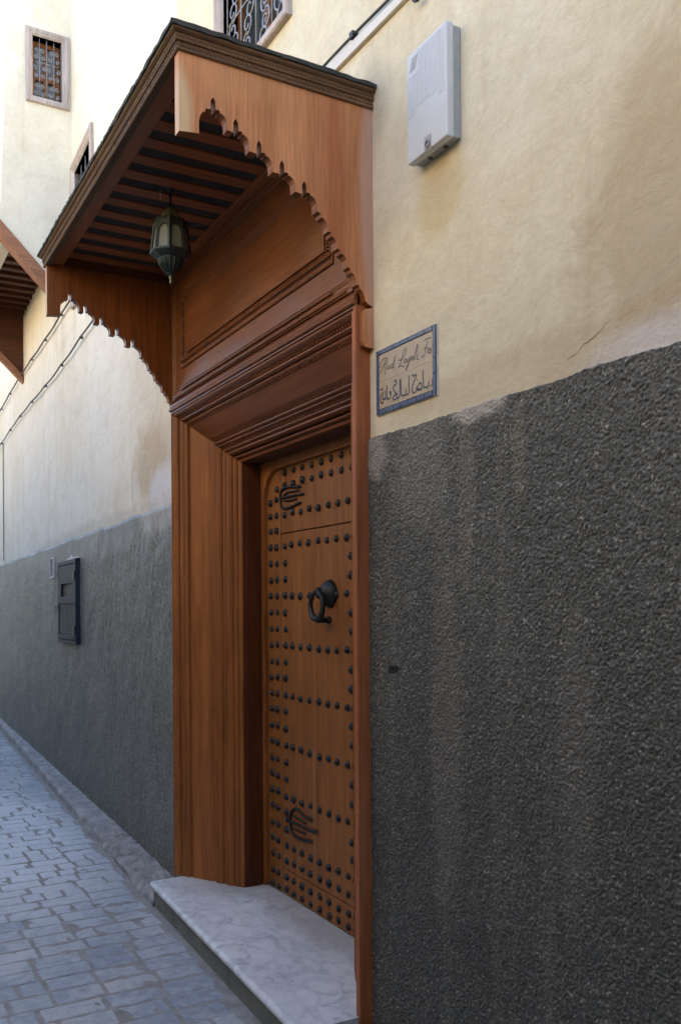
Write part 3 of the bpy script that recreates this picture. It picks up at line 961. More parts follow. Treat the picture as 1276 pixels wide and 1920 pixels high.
box("raised_panel", px0, px1, FY + .002, FY + .0118, pz0, pz1, W_HEAD, surround, bevel=.006)
mb = MB()
for (xa, xb, zz) in ((tx0 + .15, tx1 - .15, tz0 + .180), (tx0 + .15, tx1 - .15, tz0 + .036), (tx0 + .04, tx1 - .04, tz0 + .010)):
    x = xa
    while x < xb:
        mb.box(x, x + .007, FY - .006, FY + .006, zz - .004, zz + .004); x += .0135
z = tz0 + .2
while z < tz1 - .2:
    mb.box(tx0 + .176, tx0 + .184, FY - .006, FY + .006, z, z + .007)
    mb.box(tx1 - .184, tx1 - .176, FY - .006, FY + .006, z, z + .007); z += .0135
tag(mb.build("carved_teeth", W_HEAD, surround), kind="stuff")

# ------------------------------------------------------------------ door
DY = 1.968
door = empty("door", (-3.735, DY + .02, .12), "heavy brown plank door with dark iron studs, a wicket and rounded top corners", "door")
dxl, dxr, dz0, dz1 = FL + .408, FR - .408, .128, 2.312
# stop frame with chamfered upper corners
ch = .125
cl, cr, rx, rz = dxl + .035, dxr - .035, .15, .165
arcl = [(cl + rx * (1 - math.cos(t)), 2.272 - rz * (1 - math.sin(t))) for t in [math.pi / 2 * i / 8 for i in range(9)]]
arcr = [(cr - rx * (1 - math.cos(t)), 2.272 - rz * (1 - math.sin(t))) for t in [math.pi / 2 * i / 8 for i in range(8, -1, -1)]]
stop = [(dxl - .03, .125), (cl, .125)] + arcl + arcr + [(cr, .125), (dxr + .03, .125), (dxr + .03, 2.36), (dxl - .03, 2.36)]
mk("stop_frame", *prism_y(stop, DY - .022, DY - .001), W_FRAME, door, bevel=.004)
wx0, wx1, wz0, wz1 = -4.118, -3.352, .255, 1.939       # the wicket
g = .0055
X0, X1 = dxl + .008, dxr - .008
# leaf boards round the wicket, each a plank
def plank(name, x0, x1, z0, z1, yoff=0.0, mat=W_DOOR):
    return box(name, x0, x1, DY + yoff, DY + .05, z0, z1, mat, door, bevel=.0018)
plank("stile_plank", X0, wx0 - g, dz0, dz1)
plank("stile_plank", wx1 + g, X1, dz0, dz1)
plank("bottom_plank", wx0 - g + .0005, wx1 + g - .0005, dz0, wz0 - g)
nv = 6
for i in range(nv):
    a0 = wx0 + (wx1 - wx0) * i / nv; a1 = wx0 + (wx1 - wx0) * (i + 1) / nv
    plank("top_plank", a0 + .0002, a1 - .0002, wz1 + g, dz1, .0004 * (i % 2))
wk = tag(mk("wicket_door", boxv(wx0, wx1, DY + .004, DY + .048, wz0, wz1), BOXF, W_DOOR, door), None)
for i in range(nv):
    a0 = wx0 + (wx1 - wx0) * i / nv; a1 = wx0 + (wx1 - wx0) * (i + 1) / nv
    o = box("plank", a0 + .0002, a1 - .0002, DY + .0002 + .0005 * (i % 2), DY + .0042, wz0 + .0004, wz1 - .0004, W_DOOR, wk, bevel=.0012)
# shadow gap backing
box("rebate", X0, X1, DY + .051, DY + .07, dz0, dz1, W_DARK, door)
# studs
sme = bpy.data.meshes.new("stud")
smb = MB(); smb.lathe([(.0182, -.001), (.0178, .004), (.0145, .0105), (.008, .0145), (.0025, .0158)], (0, 0, 0), 12, 0, 'y')
sme.from_pydata(smb.V, [], smb.F); sme.update()
for p in sme.polygons: p.use_smooth = True
sme.materials.append(M_IRON)
def stud(x, z):
    o = link("stud", sme, door, Vector((x + random.uniform(-.003, .003), DY + random.uniform(-.0008, .0006), z + random.uniform(-.0035, .0035))) - wloc(door))
    s = random.uniform(.88, 1.08); o.scale = (s * random.uniform(.95, 1.05), random.uniform(.75, 1.15), s)
    o.rotation_euler = (random.uniform(-.08, .08), random.uniform(0, 6), random.uniform(-.08, .08))
rowx = [-4.068, -3.99, -3.903, -3.811, -3.717, -3.628, -3.54, -3.451, -3.36 + .03]
for z in (1.877, 1.627, 1.377, 1.128, .874, .622, .378, .30):
    for x in rowx[:-1]:
        if z == 1.627 and -3.70 < x < -3.58: continue
        stud(x, z)
    stud(-3.385, z)
for z in (1.794, 1.711, 1.544, 1.461, 1.295, 1.212, 1.045, .962, .79, .706, .54, .46): stud(-4.068, z); stud(-3.41, z)
cz = [.165 + i * .0835 for i in range(24)]
for z in [.148, .215] + [.30 + i * .0829 for i in range(22)]:
    for x in (-4.232, -4.164): 
        if z < 2.06: stud(x, z)
    for x in (-3.238, -3.306):
        if z < 2.06: stud(x, z)
for z in (.215, .155):
    for x in rowx[:-1] + [-3.385]: stud(x, z)
for x in [-4.065, -3.967, -3.872, -3.773, -3.68, -3.586, -3.486, -3.39]:
    stud(x, 2.243); stud(x, 2.18)
for x in (-4.155, -3.30): stud(x, 2.172)
for x in [-4.07, -3.98, -3.89, -3.795, -3.705, -3.61, -3.52, -3.43, -3.36]: stud(x, 2.035)
stud(-4.232, 2.11)
# wrought hinge straps
H1 = [[(-3.908, 2.156), (-4.038, 2.168), (-4.092, 2.16), (-4.113, 2.136), (-4.107, 2.091), (-4.08, 2.068), (-4.013, 2.064), (-3.909, 2.076)], [(-4.168, 2.119), (-4.113, 2.115)], [(-4.100, 2.121), (-3.986, 2.12), (-3.877, 2.116)], [(-3.908, 2.138), (-4.038, 2.141), (-4.072, 2.128)], [(-4.075, 2.105), (-4.012, 2.099), (-3.928, 2.100)]]
H2 = [[(-3.808, .561), (-3.882, .565), (-3.935, .581), (-3.979, .578), (-4.015, .553), (-4.02, .50), (-4.004, .456), (-3.959, .444), (-3.883, .449), (-3.809, .456)], [(-4.06, .508), (-4.02, .516)], [(-4.014, .508), (-3.936, .51), (-3.84, .508), (-3.757, .513)], [(-3.99, .543), (-3.92, .536), (-3.855, .534)], [(-3.99, .48), (-3.926, .479), (-3.856, .482)]]
for H in (H1, H2):
    mb = MB()
    for k, st in enumerate(H):
        P = smoothpts([(x, DY - .006, z) for x, z in st], 5)
        r = [(.0066 if k in (0, 2) else .0042)] * len(P)
        mb.tube(P, r, 6)
        if k in (0, 2):
            for e in ((P[-1],) if k == 2 else (P[0], P[-1])):
                mb.tube([e + Vector((-.012, 0, 0)), e, e + Vector((.03, .002, 0))], [.0065, .0105, .001], 6)
    mb.lathe([(.017, 0), (.014, .009), (.004, .013)], (H[1][0][0], DY, H[1][0][1]), 10, 0, 'y')
    mb.build("hinge_strap", M_IRON, door, smooth=True)
# knocker: boss, neck, ring and striker
kx, kz = -3.60, 1.632
mb = MB(); mb.lathe([(.064, 0), (.064, .008), (.055, .026), (.035, .044), (.016, .052), (.003, .055)], (kx, DY, kz), 20, 0, 'y')
knk = mb.build("knocker", M_IRON, door, smooth=True)
mb = MB()
mb.tube([(kx - .01, DY - .03, kz + .012), (kx - .01, DY - .062, kz + .012), (kx - .01, DY - .074, kz + .004)], [.018, .016, .012], 10)
rc = Vector((kx - .012, DY - .066, kz - .055))
P = [rc + Vector((.060 * math.cos(t), 0, .062 * math.sin(t))) for t in [2 * math.pi * i / 28 for i in range(29)]]
mb.tube(P, [.0115 + .004 * max(0, -math.sin(2 * math.pi * i / 28)) for i in range(29)], 8, False)
mb.tube([rc + Vector((0, .004, -.066)), rc + Vector((0, .05, -.066))], [.014, .012], 8)
mb.lathe([(.017, 0), (.017, .012), (.004, .016)], (rc.x, DY, rc.z - .066), 10, 0, 'y')
mb.build("knocker_ring", M_IRON, knk, smooth=True)

# ------------------------------------------------------------------ canopy
canopy = empty("door_canopy", (-3.735, 1.3, 2.5), "projecting brown wooden door canopy with scalloped side panels and slatted soffit", "canopy")
TIPS = [(1.064, 3.205), (1.142, 3.156), (1.224, 3.106), (1.307, 3.060), (1.390, 3.010)]
ARCH = [(.950, 3.070), (1.016, 3.078), (1.016, 3.118), (1.020, 3.136), (1.028, 3.149), (1.038, 3.154), (1.038, 3.163), (1.0555, 3.165)]
for i, (ty, tz) in enumerate(TIPS):
    if i > 0: ARCH.append((ty - .0085, tz - .046))
    ARCH += [(ty - .0085, tz - .015), (ty - .004, tz - .004), (ty, tz), (ty + .004, tz - .004), (ty + .0085, tz - .014), (ty + .0085, tz - .037), (ty + .0225, tz - .036), (ty + .0225, tz - .043),
             (ty + .033, tz - .046), (ty + .041, tz - .053), (ty + .0465, tz - .064), (ty + .0485, tz - .076), (ty + .048, tz - .092)]
ARCH += [(1.452, 2.914), (1.455, 2.901), (1.466, 2.898), (1.474, 2.888), (1.479, 2.874), (1.480, 2.858), (1.491, 2.857), (1.494, 2.845), (1.505, 2.841), (1.512, 2.830), (1.516, 2.806), (1.527, 2.804), (1.530, 2.792), (1.543, 2.788), (1.552, 2.775), (1.556, 2.749), (1.568, 2.747), (1.572, 2.734), (1.582, 2.728), (1.588, 2.714), (1.591, 2.694), (1.602, 2.693), (1.606, 2.683), (1.616, 2.674), (1.624, 2.660), (1.628, 2.644), (1.640, 2.633), (1.655, 2.628), (1.655, 2.622), (1.624, 2.614), (1.615, 2.604)]
CZ1 = 3.336
PF = .950
def side_panel(x0, x1):
    tail = [(1.615, 2.500), (1.618, 2.489), (1.626, 2.483), (WY - .001, 2.480)]
    poly = ARCH + tail + [(WY - .001, CZ1), (PF, CZ1)]
    V, F = prism_x(poly, x0, x1)
    off = Vector((0, PF, 0))
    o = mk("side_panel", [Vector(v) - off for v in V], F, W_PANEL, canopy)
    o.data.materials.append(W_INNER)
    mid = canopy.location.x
    for p in o.data.polygons:           # outer faces are weather-bleached, the rest is coloured darker for the canopy's shade
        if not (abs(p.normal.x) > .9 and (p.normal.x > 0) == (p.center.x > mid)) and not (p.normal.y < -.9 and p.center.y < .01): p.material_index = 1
    o.location = off - wloc(canopy)
    return o
side_panel(-2.746, -2.708)
side_panel(-4.765, -4.727)
# front beam
CX0, CX1 = -4.765, -2.708
box("front_beam", CX0 + .04, CX1 - .04, PF + .004, 1.032, CZ1 - .004, 3.381, W_BEAM, canopy, bevel=.004)
box("rear_beam", CX0 + .053, CX1 - .053, FY - .04, FY + .008, 3.368, 3.4402, W_SLAT, canopy, bevel=.004)
# soffit boards and slats
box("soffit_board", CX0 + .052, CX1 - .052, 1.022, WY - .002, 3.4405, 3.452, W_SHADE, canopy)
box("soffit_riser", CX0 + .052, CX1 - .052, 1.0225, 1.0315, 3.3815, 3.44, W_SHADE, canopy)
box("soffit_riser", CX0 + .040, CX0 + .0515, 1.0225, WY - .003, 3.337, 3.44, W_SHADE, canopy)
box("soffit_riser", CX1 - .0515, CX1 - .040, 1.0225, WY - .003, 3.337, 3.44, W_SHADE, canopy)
for i in range(14):
    x = -2.84 - i * .1415
    box("soffit_slat", x - .036, x + .036, 1.0325, FY - .0405, 3.376, 3.440, W_SLAT, canopy, bevel=.004)
# cornice on three sides, mitred: path front-right-left
OV = .034
def cornice(name, prof, mat_front, mat_side):
    """prof: (outward, z); runs wall - front - wall"""
    def pt(o, z, k):
        return [(CX1 + o, WY - .001, z), (CX1 + o, PF - o, z), (CX0 - o, PF - o, z), (CX0 - o, WY - .001, z)][k]
    for seg, mat in ((0, mat_side), (1, mat_front), (2, mat_side)):
        V = []; F = []
        for o, z in prof: V += [pt(o, z, seg), pt(o, z, seg + 1)]
        n = len(prof)
        F = [(2 * i, 2 * i + 1, 2 * i + 3, 2 * i + 2) for i in range(n - 1)]
        F.append(tuple(2 * i for i in range(n))); F.append(tuple(2 * i + 1 for i in range(n)))
        mk(name, V, F, mat, canopy)
cornice("cornice", [(-.02, 3.322), (.006, 3.322), (.009, 3.325), (.009, 3.330), (.006, 3.333), (.006, 3.347), (.013, 3.349), (.015, 3.353), (.013, 3.357), (.012, 3.358), (.015, 3.369), (.020, 3.371), (.026, 3.376), (.028, 3.382), (-.02, 3.382)], W_GREY, W_GREYY)
# roof sheet with ragged felt edge
nx = 90
V = []; F = []
edge = []
for i in range(40): edge.append((CX1 + OV, WY - .001 + (PF - OV - WY) * i / 40))
for i in range(nx): edge.append((CX1 + OV + (CX0 - OV - CX1 - OV) * i / nx, PF - OV))
for i in range(41): edge.append((CX0 - OV, PF - OV + (WY - .001 - PF + OV) * i / 40))
n = len(edge)
for lv, z in ((0, 3.3825), (1, 3.396)):
    for (x, y) in edge:
        j = .0018
        V.append((x + random.uniform(-j, j), min(WY - .001, y + random.uniform(-j, j)), z + random.uniform(-.002, .003)))
F = [(i, i + 1, n + i + 1, n + i) for i in range(n - 1)] + [tuple(range(n)), tuple(range(2 * n - 1, n - 1, -1)), (n - 1, 0, n, 2 * n - 1)]
mk("roof_sheet", V, F, M_ROOF, canopy)
# rope mouldings on the cornice
def rope(zc, out, r, pitch):
    mb = MB()
    def lump(c, d, n_):
        # slanted rounded lozenge along direction d, facing n_
        u_ = (d * .75 + Vector((0, 0, .9))).normalized(); v_ = n_; w_ = u_.cross(v_)
        V = []; F = []
        for i, (t, rr) in enumerate(((-1, .35), (-.5, .9), (.5, .9), (1, .35))):
            for k in range(6):
                an = 2 * math.pi * k / 6
                V.append(c + u_ * (t * r * 1.15) + (w_ * math.cos(an) * .52 + v_ * math.sin(an) * .6) * rr * r)
        for i in range(3):
            for k in range(6): F.append((i * 6 + k, i * 6 + (k + 1) % 6, (i + 1) * 6 + (k + 1) % 6, (i + 1) * 6 + k))
        F.append(tuple(range(6))); F.append(tuple(range(18, 24)))
        mb.add(V, F)
    y = WY - .012
    while y > PF - out:
        lump(Vector((CX1 + out, y, zc)), Vector((0, -1, 0)), Vector((1, 0, 0)))
        lump(Vector((CX0 - out, y, zc)), Vector((0, 1, 0)), Vector((-1, 0, 0))); y -= pitch
    x = CX1 + out - .006
    while x > CX0 - out:
        lump(Vector((x, PF - out, zc)), Vector((-1, 0, 0)), Vector((0, -1, 0))); x -= pitch
    tag(mb.build("rope_moulding", W_GREYY, canopy, smooth=True), kind="stuff")
rope(3.340, .006, .0085, .0145)
rope(3.3635, .0125, .0070, .0130)

# ------------------------------------------------------------------ lantern
lx, ly = -3.74, 1.271
lan = empty("lantern", (lx, ly, 2.97), "octagonal metal and frosted glass lantern hanging under the wooden canopy", "lantern")
mb = MB(); mb.tube([(lx, ly, 3.405), (lx, ly, 3.26)], .004, 6)
for i in range(3): 
    c = Vector((lx, ly, 3.318 - i * .018))
    mb.tube([c + Vector((.007 * math.cos(t) if i % 2 else 0, 0 if i % 2 else .007 * math.cos(t), .011 * math.sin(t))) for t in [2 * math.pi * k / 10 for k in range(11)]], .0022, 5, False)
mb.lathe([(.03, 0), (.028, -.008), (.012, -.03), (.006, -.036)], (lx, ly, 3.376), 12)
mb.build("hook", M_LMETAL, lan, smooth=True)
mb = MB(); mb.lathe([(.008, 3.268), (.016, 3.264), (.026, 3.252), (.037, 3.236), (.043, 3.222), (.050, 3.214), (.062, 3.209), (.066, 3.203)], (lx, ly, 0), 8, math.pi / 8)
mb.build("dome_cap", M_LBRASS, lan)
rT, rB, zT, zB = .068, .083, 3.200, 3.070
mb = MB()
def oc(k, r): 
    t = math.pi / 4 * k + math.pi / 8
    return Vector((lx + r * math.cos(t), ly + r * math.sin(t), 0))
for k in range(8):
    p0 = oc(k, rT); p1 = oc(k, rB); q0 = oc(k + 1, rT); q1 = oc(k + 1, rB)
    mb.tube([p0 + Vector((0, 0, zT)), p1 + Vector((0, 0, zB))], .0055, 6)
    # arched spandrel over each pane
    def at(u, v):
        a_ = p0.lerp(q0, u); b_ = p1.lerp(q1, u); c_ = a_.lerp(b_, 1 - v); c_.z = zB + (zT - zB) * v; return c_
    nrm = ((p1 + q1) / 2 - Vector((lx, ly, 0))).normalized() * .003
    arc = [at(.12, 0), at(.12, .55)] + [at(.5 - .38 * math.cos(t), .55 + .25 * math.sin(t)) for t in [math.pi * j / 8 for j in range(1, 8)]] + [at(.88, .55), at(.88, 0)]
    outer = [at(0, 0), at(0, .55), at(0, .7), at(0, .85), at(.15, 1), at(.35, 1), at(.5, 1), at(.65, 1), at(.85, 1), at(1, .85), at(1, .7)][:len(arc) - 2]
    outer = [at(0, 0), at(0, .55), at(0, .68), at(0, .82), at(0, 1), at(.5, 1), at(1, 1), at(1, .82), at(1, .68), at(1, .55), at(1, 0)]
    n_ = len(arc)
    V = [p + nrm for p in arc] + [p + nrm for p in outer] + [p - nrm for p in arc] + [p - nrm for p in outer]
    F = []
    for j in range(n_ - 1):
        F.append((j, j + 1, n_ + j + 1, n_ + j)); F.append((2 * n_ + j, 3 * n_ + j, 3 * n_ + j + 1, 2 * n_ + j + 1))
        F.append((j, 2 * n_ + j, 2 * n_ + j + 1, j + 1))
    mb.add(V, F)
mb.lathe([(rT - .01, zT - .004), (rT + .006, zT - .002), (rT + .004, zT + .006), (rT - .012, zT + .01)], (lx, ly, 0), 8, math.pi / 8)
mb.lathe([(rB - .01, zB + .004), (rB + .006, zB + .004), (rB + .007, zB - .006), (rB - .004, zB - .014), (.05, zB - .028)], (lx, ly, 0), 8, math.pi / 8)
mb.build("frame", M_LMETAL, lan)
for k in range(8):
    p0 = oc(k, rT - .003); p1 = oc(k, rB - .003); q0 = oc(k + 1, rT - .003); q1 = oc(k + 1, rB - .003)
    V = [p1 + Vector((0, 0, zB)), q1 + Vector((0, 0, zB)), q0 + Vector((0, 0, zT)), p0 + Vector((0, 0, zT))]
    inn = [v + (Vector((lx, ly, v.z)) - v) * .03 for v in V]
    mk("pane", [*V, *inn], BOXF, M_LGLASS, lan)
mb = MB(); mb.lathe([(.052, zB - .02), (.054, zB - .034), (.046, zB - .052), (.032, zB - .070), (.018, zB - .084), (.008, zB - .092), (.006, zB - .096)], (lx, ly, 0), 16)
for k in range(16):
    t = 2 * math.pi * k / 16
    mb.tube([(lx + r * math.cos(t), ly + r * math.sin(t), z) for r, z in ((.054, zB - .03), (.048, zB - .052), (.034, zB - .070), (.019, zB - .084))], .0032, 5)
mb.build("pierced_bowl", M_LMETAL, lan)
mb = MB(); mb.lathe([(.004, zB - .094), (.009, zB - .100), (.010, zB - .106), (.005, zB - .113), (.007, zB - .118), (.006, zB - .126), (.001, zB - .136)], (lx, ly, 0), 10)
mb.build("finial", M_LBRASS, lan, smooth=True)
mb = MB(); mb.tube(smoothpts([(lx - .035, ly - .03, 3.40), (lx - .04, ly - .03, 3.385), (lx - .042, ly - .031, 3.36), (lx - .04, ly - .03, 3.315)], 4), .0025, 5)
mb.build("loose_wire", M_TRUNK, lan, smooth=True)
lan.location.z += .03

# ------------------------------------------------------------------ name plaque
pl = empty("name_plaque", (-2.5, WY, 2.235), "cream tile plaque with blue tile border and Latin and Arabic lettering", "sign")
sx0, sx1, sz0, sz1 = -2.680, -2.323, 2.237, 2.461
bt = .0165
box("tile_bed", sx0 - .002, sx1 + .002, WY - .004, WY + .002, sz0 - .002, sz1 + .002, M_WHITE, pl)
# centre field of six tiles
cxs = [sx0 + bt + .002 + i * (sx1 - sx0 - 2 * bt - .004) / 3 for i in range(4)]
czs = [sz0 + bt + .002 + i * (sz1 - sz0 - 2 * bt - .004) / 2 for i in range(3)]
for i in range(3):
    for k in range(2):
        box("field_tile", cxs[i] + .0003, cxs[i + 1] - .0003, WY - .0082, WY - .0041, czs[k] + .0003, czs[k + 1] - .0003, M_TILE, pl)
def btile(x0, x1, z0, z1):
    box("border_tile", x0 + .0013, x1 - .0013, WY - .0095 - random.uniform(0, .001), WY - .0041, z0 + .0009, z1 - .0009, M_BLUE, pl, bevel=.0008)
nt_ = 7
for i in range(nt_):
    a0 = sx0 + bt + (sx1 - sx0 - 2 * bt) * i / nt_; a1 = sx0 + bt + (sx1 - sx0 - 2 * bt) * (i + 1) / nt_
    btile(a0, a1, sz0, sz0 + bt); btile(a0, a1, sz1 - bt, sz1)
for x0 in (sx0, sx1 - bt):
    zc = [sz0, sz0 + .05, sz0 + .1, sz0 + .15, sz0 + .2, sz1] if x0 == sx0 else [sz0, sz0 + .07, sz0 + .12, sz1]
    for k in range(len(zc) - 1): btile(x0, x0 + bt, zc[k], zc[k + 1])
LAT = [[(-2618,2419),(-2633,2399),(-2650,2382),(-2656,2380)],[(-2651,2398),(-2653,2408),(-2640,2421),(-2618,2425),(-2607,2419),(-2611,2407),(-2628,2402),(-2623,2389),(-2624,2374),(-2619,2369)],[(-2611,2403),(-2614,2389),(-2611,2382)],[(-2595,2394),(-2605,2390),(-2603,2383),(-2594,2385),(-2591,2393),(-2592,2383),(-2588,2382)],[(-2573,2394),(-2582,2391),(-2582,2382),(-2573,2383),(-2558,2417),(-2570,2384),(-2565,2378)],[(-2539,2398),(-2517,2394),(-2496,2409),(-2490,2420),(-2497,2425),(-2509,2415),(-2522,2388),(-2533,2374),(-2539,2373),(-2529,2377),(-2511,2371),(-2502,2366)],[(-2491,2391),(-2503,2387),(-2501,2379),(-2492,2382),(-2488,2390),(-2490,2380),(-2485,2378)],[(-2481,2391),(-2483,2381),(-2478,2378),(-2469,2390),(-2474,2375),(-2487,2358),(-2493,2354),(-2490,2363),(-2472,2375)],[(-2456,2392),(-2465,2388),(-2464,2379),(-2456,2382),(-2452,2391),(-2453,2379),(-2449,2378)],[(-2448,2379),(-2431,2398),(-2421,2416),(-2425,2421),(-2432,2406),(-2441,2381),(-2437,2376)],[(-2423,2389),(-2428,2379),(-2425,2372),(-2418,2374)],[(-2360,2419),(-2371,2400),(-2381,2378),(-2391,2373),(-2397,2377)],[(-2383,2422),(-2370,2426),(-2343,2423)],[(-2384,2397),(-2366,2398)],[(-2364,2385),(-2355,2389),(-2356,2394),(-2362,2391),(-2363,2381),(-2357,2378),(-2351,2380)],[(-2351,2379),(-2347,2390),(-2344,2383),(-2346,2376),(-2352,2376)]]
ARA = [[(-2342,2291),(-2341,2276),(-2343,2272),(-2353,2268)],[(-2361,2289),(-2363,2271),(-2391,2273),(-2395,2331)],[(-2432,2274),(-2403,2271),(-2403,2288),(-2413,2293),(-2423,2285),(-2433,2279),(-2406,2272)],[(-2457,2330),(-2448,2324),(-2432,2325),(-2440,2312),(-2452,2297),(-2458,2280),(-2449,2269),(-2437,2270),(-2430,2276)],[(-2427,2308),(-2424,2303)],[(-2475,2332),(-2475,2275),(-2482,2271),(-2495,2273),(-2492,2292)],[(-2492,2272),(-2521,2274),(-2525,2333)],[(-2529,2332),(-2532,2272),(-2549,2272),(-2546,2290)],[(-2565,2331),(-2553,2334),(-2552,2321),(-2566,2317),(-2571,2308),(-2562,2296),(-2552,2286),(-2567,2284),(-2574,2274),(-2563,2270),(-2548,2273)],[(-2587,2303),(-2593,2302),(-2590,2294),(-2585,2303),(-2588,2283),(-2609,2284),(-2612,2329)],[(-2621,2313),(-2621,2284)],[(-2610,2284),(-2638,2285),(-2634,2313)],[(-2652,2324),(-2641,2320),(-2634,2324)],[(-2644,2310),(-2653,2297),(-2652,2279),(-2639,2272),(-2632,2278)],[(-2505,2265),(-2510,2266)],[(-2372,2264),(-2368,2264)],[(-2539,2264),(-2544,2264)]]
LAT = [[(x - 4 if x > -2400 else x, z) for x, z in st] for st in LAT]
for nm, SS, wd, mt in (("latin_lettering", LAT, .0036, M_GLAZEG), ("arabic_lettering", ARA, .0060, M_INK)):
    mb = MB()
    for st in SS:
        P = [(x / 1000, z / 1000) for x, z in st]
        if nm[0] == 'l' or len(P) > 5: ribbon(mb, P, wd if nm[0] == 'a' else wd * 1.25, WY - .0088)
        else:
            for i in range(len(P) - 1):
                mid = ((P[i][0] + P[i + 1][0]) / 2, (P[i][1] + P[i + 1][1]) / 2)
                ribbon(mb, [P[i], mid, P[i + 1]], wd, WY - .0088 - .0001 * (i % 2))
    mb.build(nm, mt, pl)

# ------------------------------------------------------------------ meter box on the wall
bxm = empty("meter_box", (-2.297, WY, 2.98), "grey-white ribbed plastic meter box mounted high on the cream wall", "meter box")
bx0, bx1, bz0, bz1, byf = -2.404, -2.190, 2.982, 3.328, 1.604
# lid: rounded shell
box("body", bx0 + .004, bx1 - .004, byf + .028, WY - .001, bz0 + .004, bz1 - .004, M_BOXU, bxm, bevel=.004)
box("lid", bx0, bx1, byf, byf + .0275, bz0, bz1, M_BOX, bxm, bevel=.006)
for i in range(22):
    x = bx0 + .014 + i * (bx1 - bx0 - .028) / 21
    zlo = bz0 + .14 + (.02 if 3 < i < 18 else 0)
    box("rib", x - .0016, x + .0016, byf - .0017, byf + .001, zlo, bz1 - (.075 if i < 6 else .012), M_BOX, bxm, bevel=.0006)
mb = MB()
for i in range(4): mb.tube([(bx0 + .018 + i * .009, byf - .0012, bz1 - .062), (bx0 + .034 + i * .009, byf - .0012, bz1 - .02)], .0014, 4)
mb.build("embossed_mark", M_BOX, bxm)
mb = MB(); mb.box(bx0 + .096, bx0 + .134, byf - .0008, byf + .004, bz0 + .004, bz0 + .044); mb.build("lock_recess", M_BOXU, bxm)
mb = MB(); mb.lathe([(.012, 0), (.012, .004), (.008, .005), (.007, .001)], (bx0 + .116, byf - .0009, bz0 + .018), 14, 0, 'y'); mb.build("lock", M_GRILLE, bxm, smooth=False)
mb = MB()
for px in (bx0 + .07, bx0 + .15):
    mb = MB(); mb.lathe([(.008, -.0012), (.008, .002), (.006, .002)], (px, byf + .042, bz0 + .003), 12)
    mb.build("cable_entry", M_CABLE, bxm)

# ------------------------------------------------------------------ trunking and cables on the main wall
tr = MB()
tr.add([(-3.05, WY - .016, 3.588), (-2.2, WY - .016, 3.566), (-2.2, WY - .001, 3.566), (-3.05, WY - .001, 3.588), (-3.05, WY - .016, 3.636), (-2.2, WY - .016, 3.592), (-2.2, WY - .001, 3.592), (-3.05, WY - .001, 3.636)], BOXF)
o = tr.build("cable_trunking", M_TRUNK, None, bevel=.003)
tag(o, "white plastic cable trunking strip on the wall right above the canopy", "trunking")
mb = MB(); mb.tube(smoothpts([(-3.2, WY - .012, 3.652), (-3.0, WY - .012, 3.650), (-2.82, WY - .014, 3.642), (-2.6, WY - .011, 3.634), (-2.4, WY - .012, 3.622), (-2.1, WY - .012, 3.62)], 5), .0052, 8)
for px, pz in ((-2.815, 3.642), (-2.44, 3.624)):
    mb.box(px - .012, px + .012, WY - .024, WY - .001, pz - .012, pz + .010)
o = mb.build("power_cable", M_CABLE, None, smooth=False)
tag(o, "black cable clipped along the top of the white trunking", "cable")
P = [(-2.415, 3.60), (-2.418, 3.555), (-2.408, 3.525), (-2.388, 3.512), (-2.366, 3.516), (-2.352, 3.54), (-2.35, 3.60)]
mb = MB(); mb.tube(smoothpts([(x, WY - .026, z) for x, z in P], 5), .0058, 8)
o = mb.build("cable_loop", M_CABLE, None, smooth=True)
tag(o, "short dark loop of cable hanging above the meter box", "cable")

# cables on the neighbour's wall
def wall_cable(zf, d0, d1, off, r, label, mat, n=70, clips=.85):
    mb = MB()
    pts = []
    for i in range(n):
        d = d0 + (d1 - d0) * i / (n - 1)
        ph = (d % clips) / clips
        pts.append(LW(d, off, zf + .02 * math.sin(d * 1.3) - .012 * math.sin(math.pi * ph)))
    mb.tube(pts, r, 6)
    d = d0 + clips * .5
    while d < d1:
        p = Vector(LW(d, off, zf + .02 * math.sin(d * 1.3) - .006))
        mb.box(p.x - .006, p.x + .006, p.y - .0085, p.y + .02, p.z - .0095, p.z + .0095); d += clips
    o = mb.build("wall_cable", mat, None)
    tag(o, label, "cable", "cables running along the neighbouring wall")
wall_cable(4.19, .4, 10, .03, .0085, "upper of the two dark cables along the neighbouring wall", M_CABLEG)
wall_cable(3.745, .4, 10, .03, .0075, "lower of the two dark cables along the neighbouring wall", M_CABLEG)
mb = MB(); mb.tube([LW(7.55, .016, 3.72), LW(7.56, .016, 2.9), LW(7.55, .016, 2.2)], .006, 6)
o = mb.build("drop_cable", M_CABLEG, None)
tag(o, "thin vertical cable dropping from the lower wall cable at far left", "cable")

# ------------------------------------------------------------------ blue meter shutter in the neighbour's dado
ms = empty("meter_cupboard", LW(3.15, .03, 1.28), "small dark blue wooden meter cupboard door in the grey wall", "cupboard")
def lbox(name, d0, d1, o0, o1, z0, z1, mat, parent, bevel=.003):
    V = [LW(d0, o0, z0), LW(d1, o0, z0), LW(d1, o1, z0), LW(d0, o1, z0), LW(d0, o0, z1), LW(d1, o0, z1), LW(d1, o1, z1), LW(d0, o1, z1)]
    return mk(name, V, BOXF, mat, parent, bevel=bevel)
c0, c1, q0, q1 = 2.72, 3.56, 1.275, 1.985
lbox("frame", c0, c0 + .055, .005, .046, q0, q1, M_SHUT, ms)
lbox("frame", c0 + .056, c1, .005, .04, q1 - .035, q1, M_SHUT, ms)
lbox("frame", c0 + .056, c1, .005, .04, q0, q0 + .03, M_SHUT, ms)
lbox("frame", c1 - .05, c1, .005, .04, q0 + .031, q1 - .036, M_SHUT, ms)
lbox("back_board", c0 + .06, c1 - .055, .006, .018, q0 + .035, q1 - .04, M_SHUT, ms)
